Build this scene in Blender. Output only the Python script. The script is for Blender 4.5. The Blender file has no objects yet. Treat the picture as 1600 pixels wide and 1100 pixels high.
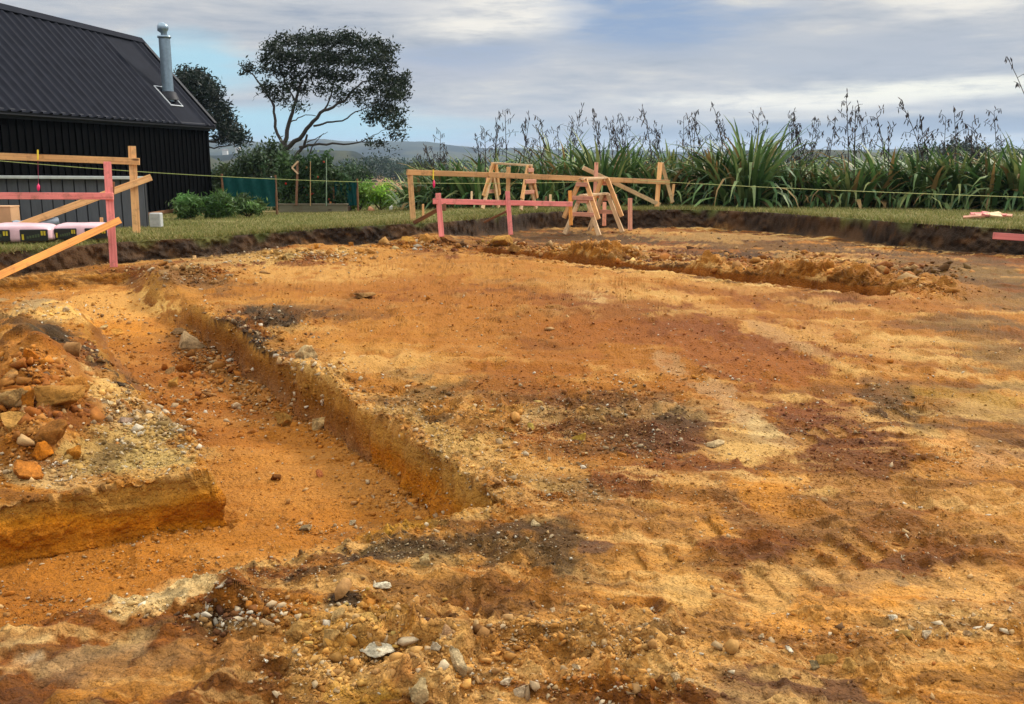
import bpy, bmesh, math, random
import numpy as np
from mathutils import Vector, Matrix
R = math.radians
rng = np.random.default_rng(7)
random.seed(7)
F = 1500.0; PITCH = math.atan(305 / 1500.0); CS, SN = math.cos(PITCH), math.sin(PITCH); CAMZ = 1.6
scene = bpy.context.scene
COL = scene.collection

# ------------------------------------------------------------------ helpers
def P(u, v, t):
    """world point at forward depth t on the sight line through a spot of the site survey"""
    dx = (u - 800) / F; dy = (550 - v) / F
    return Vector((dx * t, (CS + dy * SN) * t, CAMZ + (-SN + dy * CS) * t))
def G(u, v, z=0.0):
    dy = (550 - v) / F
    return P(u, v, (z - CAMZ) / (-SN + dy * CS))
def proj(x, y, z):
    zz = z - CAMZ
    d = np.maximum(y * CS - zz * SN, 0.05)
    up = y * SN + zz * CS
    return 800 + F * x / d, 550 - F * up / d
def lin(c):
    c = np.asarray(c, float) / 255.0
    return np.where(c <= 0.04045, c / 12.92, ((c + 0.055) / 1.055) ** 2.4)
EXPO = 1.6; SKY_STR = 1.0
def alb(c, e=None):
    return np.clip(lin(c) / (e or EXPO), 0.004, 0.85)
def sstep(a, b, x):
    t = np.clip((x - a) / (b - a), 0, 1)
    return t * t * (3 - 2 * t)

_T2 = rng.random((256, 256)).astype(np.float32)
_T3 = rng.random((64, 64, 64)).astype(np.float32)
def n2(x, y, o=0.0):
    x = np.asarray(x, np.float32) + np.float32(17.3 * o + 0.37); y = np.asarray(y, np.float32) + np.float32(9.1 * o + 0.11)
    xi = np.floor(x).astype(np.int32); yi = np.floor(y).astype(np.int32)
    fx = x - xi; fy = y - yi
    fx = fx * fx * (3 - 2 * fx); fy = fy * fy * (3 - 2 * fy)
    x0 = xi & 255; x1 = (xi + 1) & 255; y0 = yi & 255; y1 = (yi + 1) & 255
    a = _T2[x0, y0]; b = _T2[x1, y0]; c = _T2[x0, y1]; d = _T2[x1, y1]
    return (a + (b - a) * fx) * (1 - fy) + (c + (d - c) * fx) * fy
def f2(x, y, octs=4, o=0.0, gain=0.5):
    s = 0; a = 1; tot = 0
    cx, sx = 0.8, 0.6
    for i in range(octs):
        s = s + a * n2(x, y, o + i * 1.7); tot += a; a *= gain
        x, y = (x * cx - y * sx) * 2.03, (x * sx + y * cx) * 2.03
    return s / tot
def n3(x, y, z, o=0.0):
    x = np.asarray(x, np.float32) + np.float32(11.7 * o + .3); y = np.asarray(y, np.float32) + np.float32(5.3 * o); z = np.asarray(z, np.float32) + np.float32(7.9 * o)
    xi = np.floor(x).astype(np.int32); yi = np.floor(y).astype(np.int32); zi = np.floor(z).astype(np.int32)
    fx = x - xi; fy = y - yi; fz = z - zi
    fx = fx * fx * (3 - 2 * fx); fy = fy * fy * (3 - 2 * fy); fz = fz * fz * (3 - 2 * fz)
    x0 = xi & 63; x1 = (xi + 1) & 63; y0 = yi & 63; y1 = (yi + 1) & 63; z0 = zi & 63; z1 = (zi + 1) & 63
    T = _T3
    def L(a, b, f): return a + (b - a) * f
    return L(L(L(T[x0, y0, z0], T[x1, y0, z0], fx), L(T[x0, y1, z0], T[x1, y1, z0], fx), fy),
             L(L(T[x0, y0, z1], T[x1, y0, z1], fx), L(T[x0, y1, z1], T[x1, y1, z1], fx), fy), fz)

def tag(o, label=None, cat=None, group=None, kind=None):
    if label: o['label'] = label
    if cat: o['category'] = cat
    if group: o['group'] = group
    if kind: o['kind'] = kind
    return o
def empty(name, loc=(0, 0, 0), rz=0.0):
    o = bpy.data.objects.new(name, None); COL.objects.link(o)
    o.location = loc; o.rotation_euler = (0, 0, rz); o.empty_display_size = 0.1
    return o
def mesh_np(name, verts, faces, mat, cols=None, parent=None, smooth=False, link=True):
    """verts (n,3), faces (m,k) -> ONE mesh object; cols (n,3) go to the attribute Col"""
    verts = np.asarray(verts, np.float32); faces = np.asarray(faces, np.int32)
    m = bpy.data.meshes.new(name)
    n, k = len(faces), faces.shape[1]
    m.vertices.add(len(verts)); m.vertices.foreach_set('co', verts.ravel())
    m.loops.add(n * k); m.loops.foreach_set('vertex_index', faces.ravel())
    m.polygons.add(n); m.polygons.foreach_set('loop_start', np.arange(0, n * k, k, dtype=np.int32))
    m.polygons.foreach_set('loop_total', np.full(n, k, np.int32))
    if smooth: m.polygons.foreach_set('use_smooth', np.ones(n, bool))
    if cols is not None:
        a = m.attributes.new('Col', 'FLOAT_COLOR', 'POINT')
        c4 = np.ones((len(verts), 4), np.float32); c4[:, :3] = cols
        a.data.foreach_set('color', c4.ravel())
    m.update(calc_edges=True)
    if mat: m.materials.append(mat)
    o = bpy.data.objects.new(name, m)
    if link: COL.objects.link(o)
    if parent: o.parent = parent
    return o
def bm_obj(name, bm, mat, parent=None, smooth=False):
    m = bpy.data.meshes.new(name); bm.normal_update(); bm.to_mesh(m); bm.free()
    if smooth:
        for p in m.polygons: p.use_smooth = True
    m.materials.append(mat)
    o = bpy.data.objects.new(name, m); COL.objects.link(o)
    if parent: o.parent = parent
    return o
def add_box(bm, lo, hi, M=None, bevel=0.0):
    r = bmesh.ops.create_cube(bm, size=1.0)
    vs = r['verts']
    c = [(lo[i] + hi[i]) / 2 for i in range(3)]; s = [hi[i] - lo[i] for i in range(3)]
    for v in vs: v.co = Vector((v.co[0] * s[0] + c[0], v.co[1] * s[1] + c[1], v.co[2] * s[2] + c[2]))
    if bevel > 0:
        es = list({e for v in vs for e in v.link_edges})
        rb = bmesh.ops.bevel(bm, geom=es, offset=bevel, segments=1, affect='EDGES')
        vs = list({v for f in rb['faces'] for v in f.verts} | {v for v in vs if v.is_valid})
    if M is not None:
        for v in vs: v.co = M @ v.co
    return vs
def tube_np(pts, rads, n=6, cap=True):
    """swept tube -> verts, quad faces"""
    pts = [Vector(p) for p in pts]; V = []; Fc = []
    prev = None
    for i, p in enumerate(pts):
        d = (pts[min(i + 1, len(pts) - 1)] - pts[max(i - 1, 0)])
        d = d.normalized() if d.length > 1e-9 else Vector((0, 0, 1))
        if prev is None:
            a = d.orthogonal().normalized()
        else:
            a = (prev - d * prev.dot(d)); a = a.normalized() if a.length > 1e-6 else d.orthogonal().normalized()
        prev = a; b = d.cross(a)
        for k in range(n):
            an = 2 * math.pi * k / n
            V.append(p + (a * math.cos(an) + b * math.sin(an)) * rads[i])
    for i in range(len(pts) - 1):
        for k in range(n):
            Fc.append((i * n + k, i * n + (k + 1) % n, (i + 1) * n + (k + 1) % n, (i + 1) * n + k))
    return [tuple(v) for v in V], Fc
class NB:
    """collects verts / quads / colours into one mesh"""
    def __init__(s): s.v = []; s.f = []; s.c = []; s.n = 0
    def add(s, v, f, c):
        v = np.asarray(v, np.float32).reshape(-1, 3); f = np.asarray(f, np.int32)
        s.v.append(v); s.f.append(f + s.n); s.n += len(v)
        c = np.asarray(c, np.float32)
        s.c.append(np.tile(c, (len(v), 1)) if c.ndim == 1 else c)
    def build(s, name, mat, parent=None, smooth=False, origin=None):
        v = np.concatenate(s.v)
        o = mesh_np(name, v - (np.asarray(origin, np.float32) if origin is not None else 0), np.concatenate(s.f), mat, np.concatenate(s.c), parent, smooth)
        return o

# ------------------------------------------------------------------ materials
def new_mat(name):
    m = bpy.data.materials.new(name); m.use_nodes = True
    nt = m.node_tree; bs = nt.nodes['Principled BSDF']
    return m, nt, bs
def nd(nt, t, **kw):
    n = nt.nodes.new(t)
    for k, v in kw.items():
        if k in n.inputs.keys() if hasattr(n.inputs, 'keys') else False: n.inputs[k].default_value = v
        else: setattr(n, k, v)
    return n
def noise(nt, scale, detail=4.0, rough=0.55, vec=None):
    n = nt.nodes.new('ShaderNodeTexNoise'); n.inputs['Scale'].default_value = scale
    n.inputs['Detail'].default_value = detail; n.inputs['Roughness'].default_value = rough
    if vec is not None: nt.links.new(vec, n.inputs['Vector'])
    return n
def mapping(nt, src, sc=(1, 1, 1)):
    m = nt.nodes.new('ShaderNodeMapping'); m.inputs['Scale'].default_value = sc
    nt.links.new(src, m.inputs['Vector']); return m.outputs[0]
def ramp(nt, fac, stops):
    r = nt.nodes.new('ShaderNodeValToRGB'); el = r.color_ramp.elements
    while len(el) < len(stops): el.new(0.5)
    for e, (p, c) in zip(el, stops):
        e.position = p; e.color = (*c, 1) if not np.isscalar(c) else (c, c, c, 1)
    nt.links.new(fac, r.inputs[0]); return r.outputs[0]
def mixc(nt, a, b, fac, mode='MIX'):
    m = nt.nodes.new('ShaderNodeMix'); m.data_type = 'RGBA'; m.blend_type = mode
    for s, i in ((a, 6), (b, 7)):
        if isinstance(s, bpy.types.NodeSocket): nt.links.new(s, m.inputs[i])
        else: m.inputs[i].default_value = (*s, 1)
    if isinstance(fac, bpy.types.NodeSocket): nt.links.new(fac, m.inputs[0])
    else: m.inputs[0].default_value = fac
    return m.outputs[2]
def bump(nt, bs, h, strength=0.4, dist=0.01, prev=None):
    b = nt.nodes.new('ShaderNodeBump'); b.inputs['Strength'].default_value = strength; b.inputs['Distance'].default_value = dist
    nt.links.new(h, b.inputs['Height'])
    if prev: nt.links.new(prev, b.inputs['Normal'])
    nt.links.new(b.outputs[0], bs.inputs['Normal']); return b.outputs[0]
def attr(nt, n='Col'):
    a = nt.nodes.new('ShaderNodeAttribute'); a.attribute_name = n; return a.outputs['Color']
def objco(nt):
    return nt.nodes.new('ShaderNodeTexCoord').outputs['Object']

def m_col(name, rough=0.9, var=(0.7, 1.3), scale=40, bstr=0.4, bdist=0.01, spec=0.25, scale2=None, transl=0.0):
    """vertex-coloured stuff with fine mottling and bump"""
    m, nt, bs = new_mat(name); co = objco(nt); c = attr(nt)
    n = noise(nt, scale, 6, 0.65, co)
    k = ramp(nt, n.outputs[0], [(0.3, var[0]), (0.7, var[1])])
    c = mixc(nt, c, k, 1.0, 'MULTIPLY')
    if scale2:
        n_ = noise(nt, scale2, 5, 0.7, co)
        k2 = ramp(nt, n_.outputs[0], [(0.3, 0.62), (0.5, 1.0), (0.72, 1.3)])
        c = mixc(nt, c, k2, 1.0, 'MULTIPLY')
    nt.links.new(c, bs.inputs['Base Color'])
    bs.inputs['Roughness'].default_value = rough; bs.inputs['Specular IOR Level'].default_value = spec
    if bstr > 0: bump(nt, bs, n.outputs[0], bstr, bdist)
    if transl > 0:
        tr = nt.nodes.new('ShaderNodeBsdfTranslucent'); nt.links.new(c, tr.inputs['Color'])
        mx = nt.nodes.new('ShaderNodeMixShader'); mx.inputs[0].default_value = transl
        nt.links.new(bs.outputs[0], mx.inputs[1]); nt.links.new(tr.outputs[0], mx.inputs[2])
        nt.links.new(mx.outputs[0], nt.nodes['Material Output'].inputs['Surface'])
    return m
def m_wood(name, base, dark, knot=True):
    m, nt, bs = new_mat(name); co = objco(nt)
    oi = nt.nodes.new('ShaderNodeObjectInfo')
    ad = nt.nodes.new('ShaderNodeVectorMath'); ad.operation = 'ADD'
    nt.links.new(co, ad.inputs[0])
    sc = nt.nodes.new('ShaderNodeVectorMath'); sc.operation = 'SCALE'; sc.inputs[0].default_value = (37, 11, 23)
    nt.links.new(oi.outputs['Random'], sc.inputs['Scale']); nt.links.new(sc.outputs[0], ad.inputs[1])
    v = ad.outputs[0]
    g = noise(nt, 1.0, 6, 0.6, mapping(nt, v, (1.2, 30, 45)))
    c = ramp(nt, g.outputs[0], [(0.3, dark), (0.48, base), (0.75, tuple(min(.85, x * 1.15) for x in base))])
    big = noise(nt, 1.0, 3, 0.5, mapping(nt, v, (1.5, 4, 4)))
    c = mixc(nt, c, ramp(nt, big.outputs[0], [(0.3, 0.78), (0.7, 1.16)]), 1.0, 'MULTIPLY')
    if knot:
        vo = nt.nodes.new('ShaderNodeTexVoronoi'); vo.inputs['Scale'].default_value = 1.0
        nt.links.new(mapping(nt, v, (1.6, 5, 5.5)), vo.inputs['Vector'])
        kf = ramp(nt, vo.outputs['Distance'], [(0.07, 1.0), (0.15, 0.0)])
        c = mixc(nt, c, tuple(x * 0.35 for x in dark), kf)
    dn = noise(nt, 7, 5, .65, v)
    c = mixc(nt, c, (.16, .085, .035), ramp(nt, dn.outputs[0], [(.52, 0.0), (.72, .55)]))       # mud splashes and handling dirt
    # each stick a slightly different tone
    tone = ramp(nt, oi.outputs['Random'], [(0, 0.82), (1, 1.12)])
    c = mixc(nt, c, tone, 1.0, 'MULTIPLY')
    nt.links.new(c, bs.inputs['Base Color']); bs.inputs['Roughness'].default_value = 0.75
    bump(nt, bs, g.outputs[0], 0.25, 0.003)
    return m
def m_plain(name, col, rough=0.5, metal=0.0, nscale=8, var=0.12, bstr=0.0, spec=0.5, stretch=(1, 1, 1), tint=None):
    m, nt, bs = new_mat(name); co = objco(nt)
    n = noise(nt, nscale, 5, 0.6, mapping(nt, co, stretch))
    c = mixc(nt, tuple(col), ramp(nt, n.outputs[0], [(0.3, 1 - var), (0.7, 1 + var)]), 1.0, 'MULTIPLY')
    nt.links.new(c, bs.inputs['Base Color']); bs.inputs['Roughness'].default_value = rough
    bs.inputs['Metallic'].default_value = metal; bs.inputs['Specular IOR Level'].default_value = spec
    if tint: bs.inputs['Specular Tint'].default_value = (*tint, 1)
    if bstr: bump(nt, bs, n.outputs[0], bstr, 0.01)
    return m
# ------------------------------------------------------------------ the dug ground: macro shape
AX = np.array([-0.4848, 0.8746]); BX = np.array([0.8746, 0.4848])      # along / across the near trench
TD = 0.30                                                             # trench depth
bank_px = [(-420, 500), (-200, 455), (0, 429), (100, 419), (200, 410), (320, 401), (430, 393), (530, 387), (610, 384), (690, 379), (740, 374), (790, 366),
           (830, 360), (880, 357), (1000, 356), (1100, 357), (1200, 363), (1300, 374), (1400, 387), (1500, 396), (1600, 403), (1800, 425), (2100, 480)]
_b = np.array([[*G(u, v)[:2]] for u, v in bank_px])
_baz = np.arctan2(_b[:, 0], _b[:, 1]); _br = np.hypot(_b[:, 0], _b[:, 1])
def bank_r(az):
    return np.interp(az, _baz, _br)
def lawn_z(x, y):
    r = np.hypot(x, y)
    left = sstep(-1.0, -4.0, x)
    z = 0.45 - 0.08 * sstep(3, -2, x) - 0.07 * sstep(-2, -6, x)
    z = z - (0.010 + 0.02 * left) * np.clip(r - 18, 0, 40) + 0.035 * (f2(x * .35, y * .35, 3, 3.) - .5)
    return z
N0 = np.array(G(735, 394)[:2]); N1 = np.array(G(1378, 467)[:2])       # near lip of the far trench
_fd = (N1 - N0) / np.linalg.norm(N1 - N0); _fn = np.array([-_fd[1], _fd[0]])
if _fn[1] < 0: _fn = -_fn
_FL = np.linalg.norm(N1 - N0)
def lstep(a, b, x):
    t = np.clip((x - a) / (b - a), 0, 1)
    return .75 * t + .25 * t * t * (3 - 2 * t)
def gauss(U, V, u, v, ru, rv):
    return np.exp(-((U - u) / ru) ** 2 - ((V - v) / rv) ** 2)
heaps = [  # u, v, ru, rv, height  (rough mounds of spoil)
    (35, 590, 75, 58, .33), (85, 635, 62, 42, .18), (20, 690, 80, 40, .13), (70, 700, 50, 25, .06),
    (560, 930, 40, 25, .05), (600, 1010, 90, 25, .06), (520, 985, 40, 30, .05), (700, 1030, 40, 40, .06), (640, 1075, 60, 25, .05),
    (820, 985, 120, 18, .04), (980, 1000, 120, 22, .045), (1010, 1060, 90, 25, .05), (350, 960, 70, 25, .05), (250, 450, 30, 14, .20),
    (290, 425, 60, 10, .10), (480, 400, 50, 7, .10), (660, 378, 60, 8, .16), (480, 590, 45, 22, .07), (380, 510, 50, 22, .05), (1330, 950, 200, 14, .03),
    (570, 462, 26, 6, .06),  (560, 395, 80, 5, .06)]
def macro(x, y):
    """height of the ground, and the masks that go with it"""
    r = np.hypot(x, y); az = np.arctan2(x, y)
    s = x * AX[0] + y * AX[1]; w = x * BX[0] + y * BX[1]
    wob = (n2(x * 2.2, y * 2.2, 1.) - .5) * .09 + (n2(x * 7, y * 7, 2.) - .5) * .035 + (n2(x * 19, y * 19, 3.) - .5) * .022
    und = (f2(x * .5, y * .5, 3, 5.) - .5) * .10 * sstep(2.0, 6.0, r)
    z = und - 0.07 * sstep(-4.5, -7.0, x)
    # near L-shaped trench
    wl = 0.97 - 0.17 * sstep(5.2, 7.5, s) - 1.1 * sstep(11.6, 13.2, s)
    wr = 2.02
    el = 0.045 + 0.24 * sstep(5.6, 7.2, s)
    er = 0.04 + 0.32 * sstep(10.2, 11.4, s) + 0.10 * sstep(4.7, 4.1, s)
    s0 = 3.74 - 0.12 * np.clip(2.0 - w, 0, 3)
    ww = w + wob
    dm = np.minimum(lstep(wl, wl + el, ww), lstep(wr + .02, wr - er, ww))
    dm = dm * lstep(s0, s0 + .08, s + wob) * sstep(14.9, 14.6, s + wob)
    dc = np.minimum(np.minimum(lstep(s0, s0 + .05, s + wob), lstep(4.93, 4.885, s + wob * .6)), lstep(wr + .02, wr - er, ww))
    tr = np.maximum(dm, dc)
    tdep = TD + 0.05 * (f2(x * 1.3, y * 1.3, 2, 8.) - .5) - 0.12 * sstep(9, 13, s)
    z = z - tr * tdep
    z = z - .015 * sstep(5.25, 4.9, s) * sstep(1.1, .9, w) * sstep(4.7, 4.9, s) * (1 - tr)
    # far trench with its ridge of spoil on the far side
    px_, py_ = x - N0[0], y - N0[1]
    q = px_ * _fd[0] + py_ * _fd[1]; p = px_ * _fn[0] + py_ * _fn[1]
    wf = wob * 1.6
    ft = sstep(-.02, .10, p + wf) * sstep(.68, .58, p + wf) * sstep(-.6, -.2, q + wf) * sstep(_FL + .05, _FL - .15, q + wf)
    z = z - ft * .28
    lum = f2(x * 1.6, y * 1.6, 3, 12.)
    ridge = sstep(.56, .80, p + wf) * sstep(1.9, 1.0, p + wf) * sstep(.2, 1.2, q) * sstep(_FL + .9, _FL - .2, q) * (.25 + .75 * sstep(.35, .6, n2(q * 1.1, p * .6, 44.)))
    endr = np.exp(-((q - _FL - .25) / .55) ** 2 - ((p - .9) / .8) ** 2)
    z = z + (ridge * (.03 + .12 * sstep(.38, .66, lum)) + endr * .09) * (1 - ft)
    U, V = proj(x, y, 0 * x)
    hp = 0 * x
    for (u, v, ru, rv, h) in heaps:
        hp = hp + gauss(U, V, u, v, ru, rv) * h
    near_tr = 1 - tr
    z = z + hp * near_tr * (.55 + .9 * f2(x * 2.6, y * 2.6, 2, 14.))
    # shallow track-pad prints left by the digger
    pr = 0 * x
    for (u0, v0, u1, v1, wd) in TRACKS:
        a = np.array(G(u0, v0)[:2]); b = np.array(G(u1, v1)[:2]); sl_ = (b[1] - a[1]) / (b[0] - a[0])
        qq = x - a[0] + wob * .5 + .12 * (y - a[1] - sl_ * (x - a[0])); pp = y - a[1] - sl_ * (x - a[0]) + wob * .6
        ph = (qq / .128) % 1.0
        pad = sstep(.10, .20, ph) * sstep(.90, .80, ph) * sstep(wd, wd - .03, np.abs(pp)) * (qq > 0) * (x < b[0])
        pr = np.maximum(pr, pad * sstep(.22, .5, n2(x * 2.1, y * 2.1, 21.)))
    z = z - pr * .013 * (1 - tr)
    # bank up to the lawn
    rb = bank_r(az) + (n2(x * .7, y * .7, 6.) - .5) * .30 + (n2(x * 3.1, y * 3.1, 7.) - .5) * .07
    lw = lstep(rb, rb + .13, r)
    lw2 = lw
    toe = np.exp(-np.clip(rb - r, 0, 9) / .22) * .05 * (f2(x * 3, y * 3, 2, 31.))
    zl = lawn_z(x, y)
    z = (z + toe) * (1 - lw2) + zl * lw2
    return z, tr, ft, ridge + endr, lw2, hp, pr, p, q, s, w, r - rb
TRACKS = [(1085, 966, 1515, 776, .19), (960, 890, 1120, 822, .13), (1240, 690, 1420, 640, .15), (1460, 940, 1640, 840, .17)]
TRACKS = [t for t in TRACKS if t[4] > 0]
def hz(x, y):
    return float(macro(np.array([x], float), np.array([y], float))[0][0])
def onground(u, v):
    z = 0.0
    for _ in range(6):
        p = G(u, v, z); z = .5 * z + .5 * hz(p.x, p.y)
    return Vector((p.x, p.y, hz(p.x, p.y)))

# ------------------------------------------------------------------ adaptive sheet, denser where a wall or a near spot needs it
azs = np.concatenate([np.linspace(-1.3, -.56, 60, endpoint=False), np.linspace(-.56, .56, 1380), np.linspace(.56, 1.3, 61)[1:]])
NR = 1050
fine = np.concatenate([np.geomspace(.7, 28, 3400)])
X = np.empty((len(azs), NR), np.float32); Y = np.empty_like(X)
WG = np.empty((len(azs), len(fine) - 1), np.float32)
for i0 in range(0, len(azs), 120):
    a = azs[i0:i0 + 120, None]; rr = np.broadcast_to(fine[None], (len(a), len(fine)))
    zz = macro(np.sin(a) * rr, np.cos(a) * rr)[0]
    dr = np.diff(rr, axis=1); dz = np.abs(np.diff(zz, axis=1)); rm = rr[:, 1:]
    WG[i0:i0 + 120] = dr * 1.6 / (rm * rm + 1.0) + (.5 + .09 * rm) * (1 + 2.5 * sstep(11, 15, rm)) * dz / rm + .035 * dr / rm
WG = WG / WG.sum(1, keepdims=True)
for _ in range(3):                                   # neighbouring columns share almost the same rows
    k = 36; pad = np.pad(WG, ((k + 1, k), (0, 0)), mode='edge'); cs = np.cumsum(pad, axis=0, dtype=np.float64)
    WG = ((cs[2 * k + 1:] - cs[:-(2 * k + 1)]) / (2 * k + 1)).astype(np.float32)
for j in range(len(azs)):
    cum = np.concatenate([[0], np.cumsum(WG[j], dtype=np.float64)])
    r_ = np.interp(np.linspace(0, cum[-1], NR), cum, fine)
    X[j] = np.sin(azs[j]) * r_; Y[j] = np.cos(azs[j]) * r_
X = X.astype(np.float64); Y = Y.astype(np.float64)
Z, tr, ft, ridge, lw, hp, pr, pf, qf, sN, wN, rbd = macro(X, Y)
U, V = proj(X, Y, Z)
Rr = np.hypot(X, Y)
# normals of the macro shape
def vnorm(X, Y, Z):
    ax, ay, az_ = [np.gradient(a, axis=0) for a in (X, Y, Z)]
    bx, by, bz = [np.gradient(a, axis=1) for a in (X, Y, Z)]
    nx = ay * bz - az_ * by; ny = az_ * bx - ax * bz; nz = ax * by - ay * bx
    l = np.sqrt(nx * nx + ny * ny + nz * nz) + 1e-12
    sg = np.where(nz < 0, -1, 1)
    return nx / l * sg, ny / l * sg, nz / l * sg
NX, NY, NZ = vnorm(X, Y, Z)
steep = sstep(.85, .45, NZ)
SPC = np.sqrt(np.gradient(X, axis=1) ** 2 + np.gradient(Y, axis=1) ** 2 + np.gradient(Z, axis=1) ** 2)
def lod(freq):
    return sstep(.70, .25, SPC * freq)              # detail finer than the sheet's own rows is left out
dirt = 1 - lw

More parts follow.
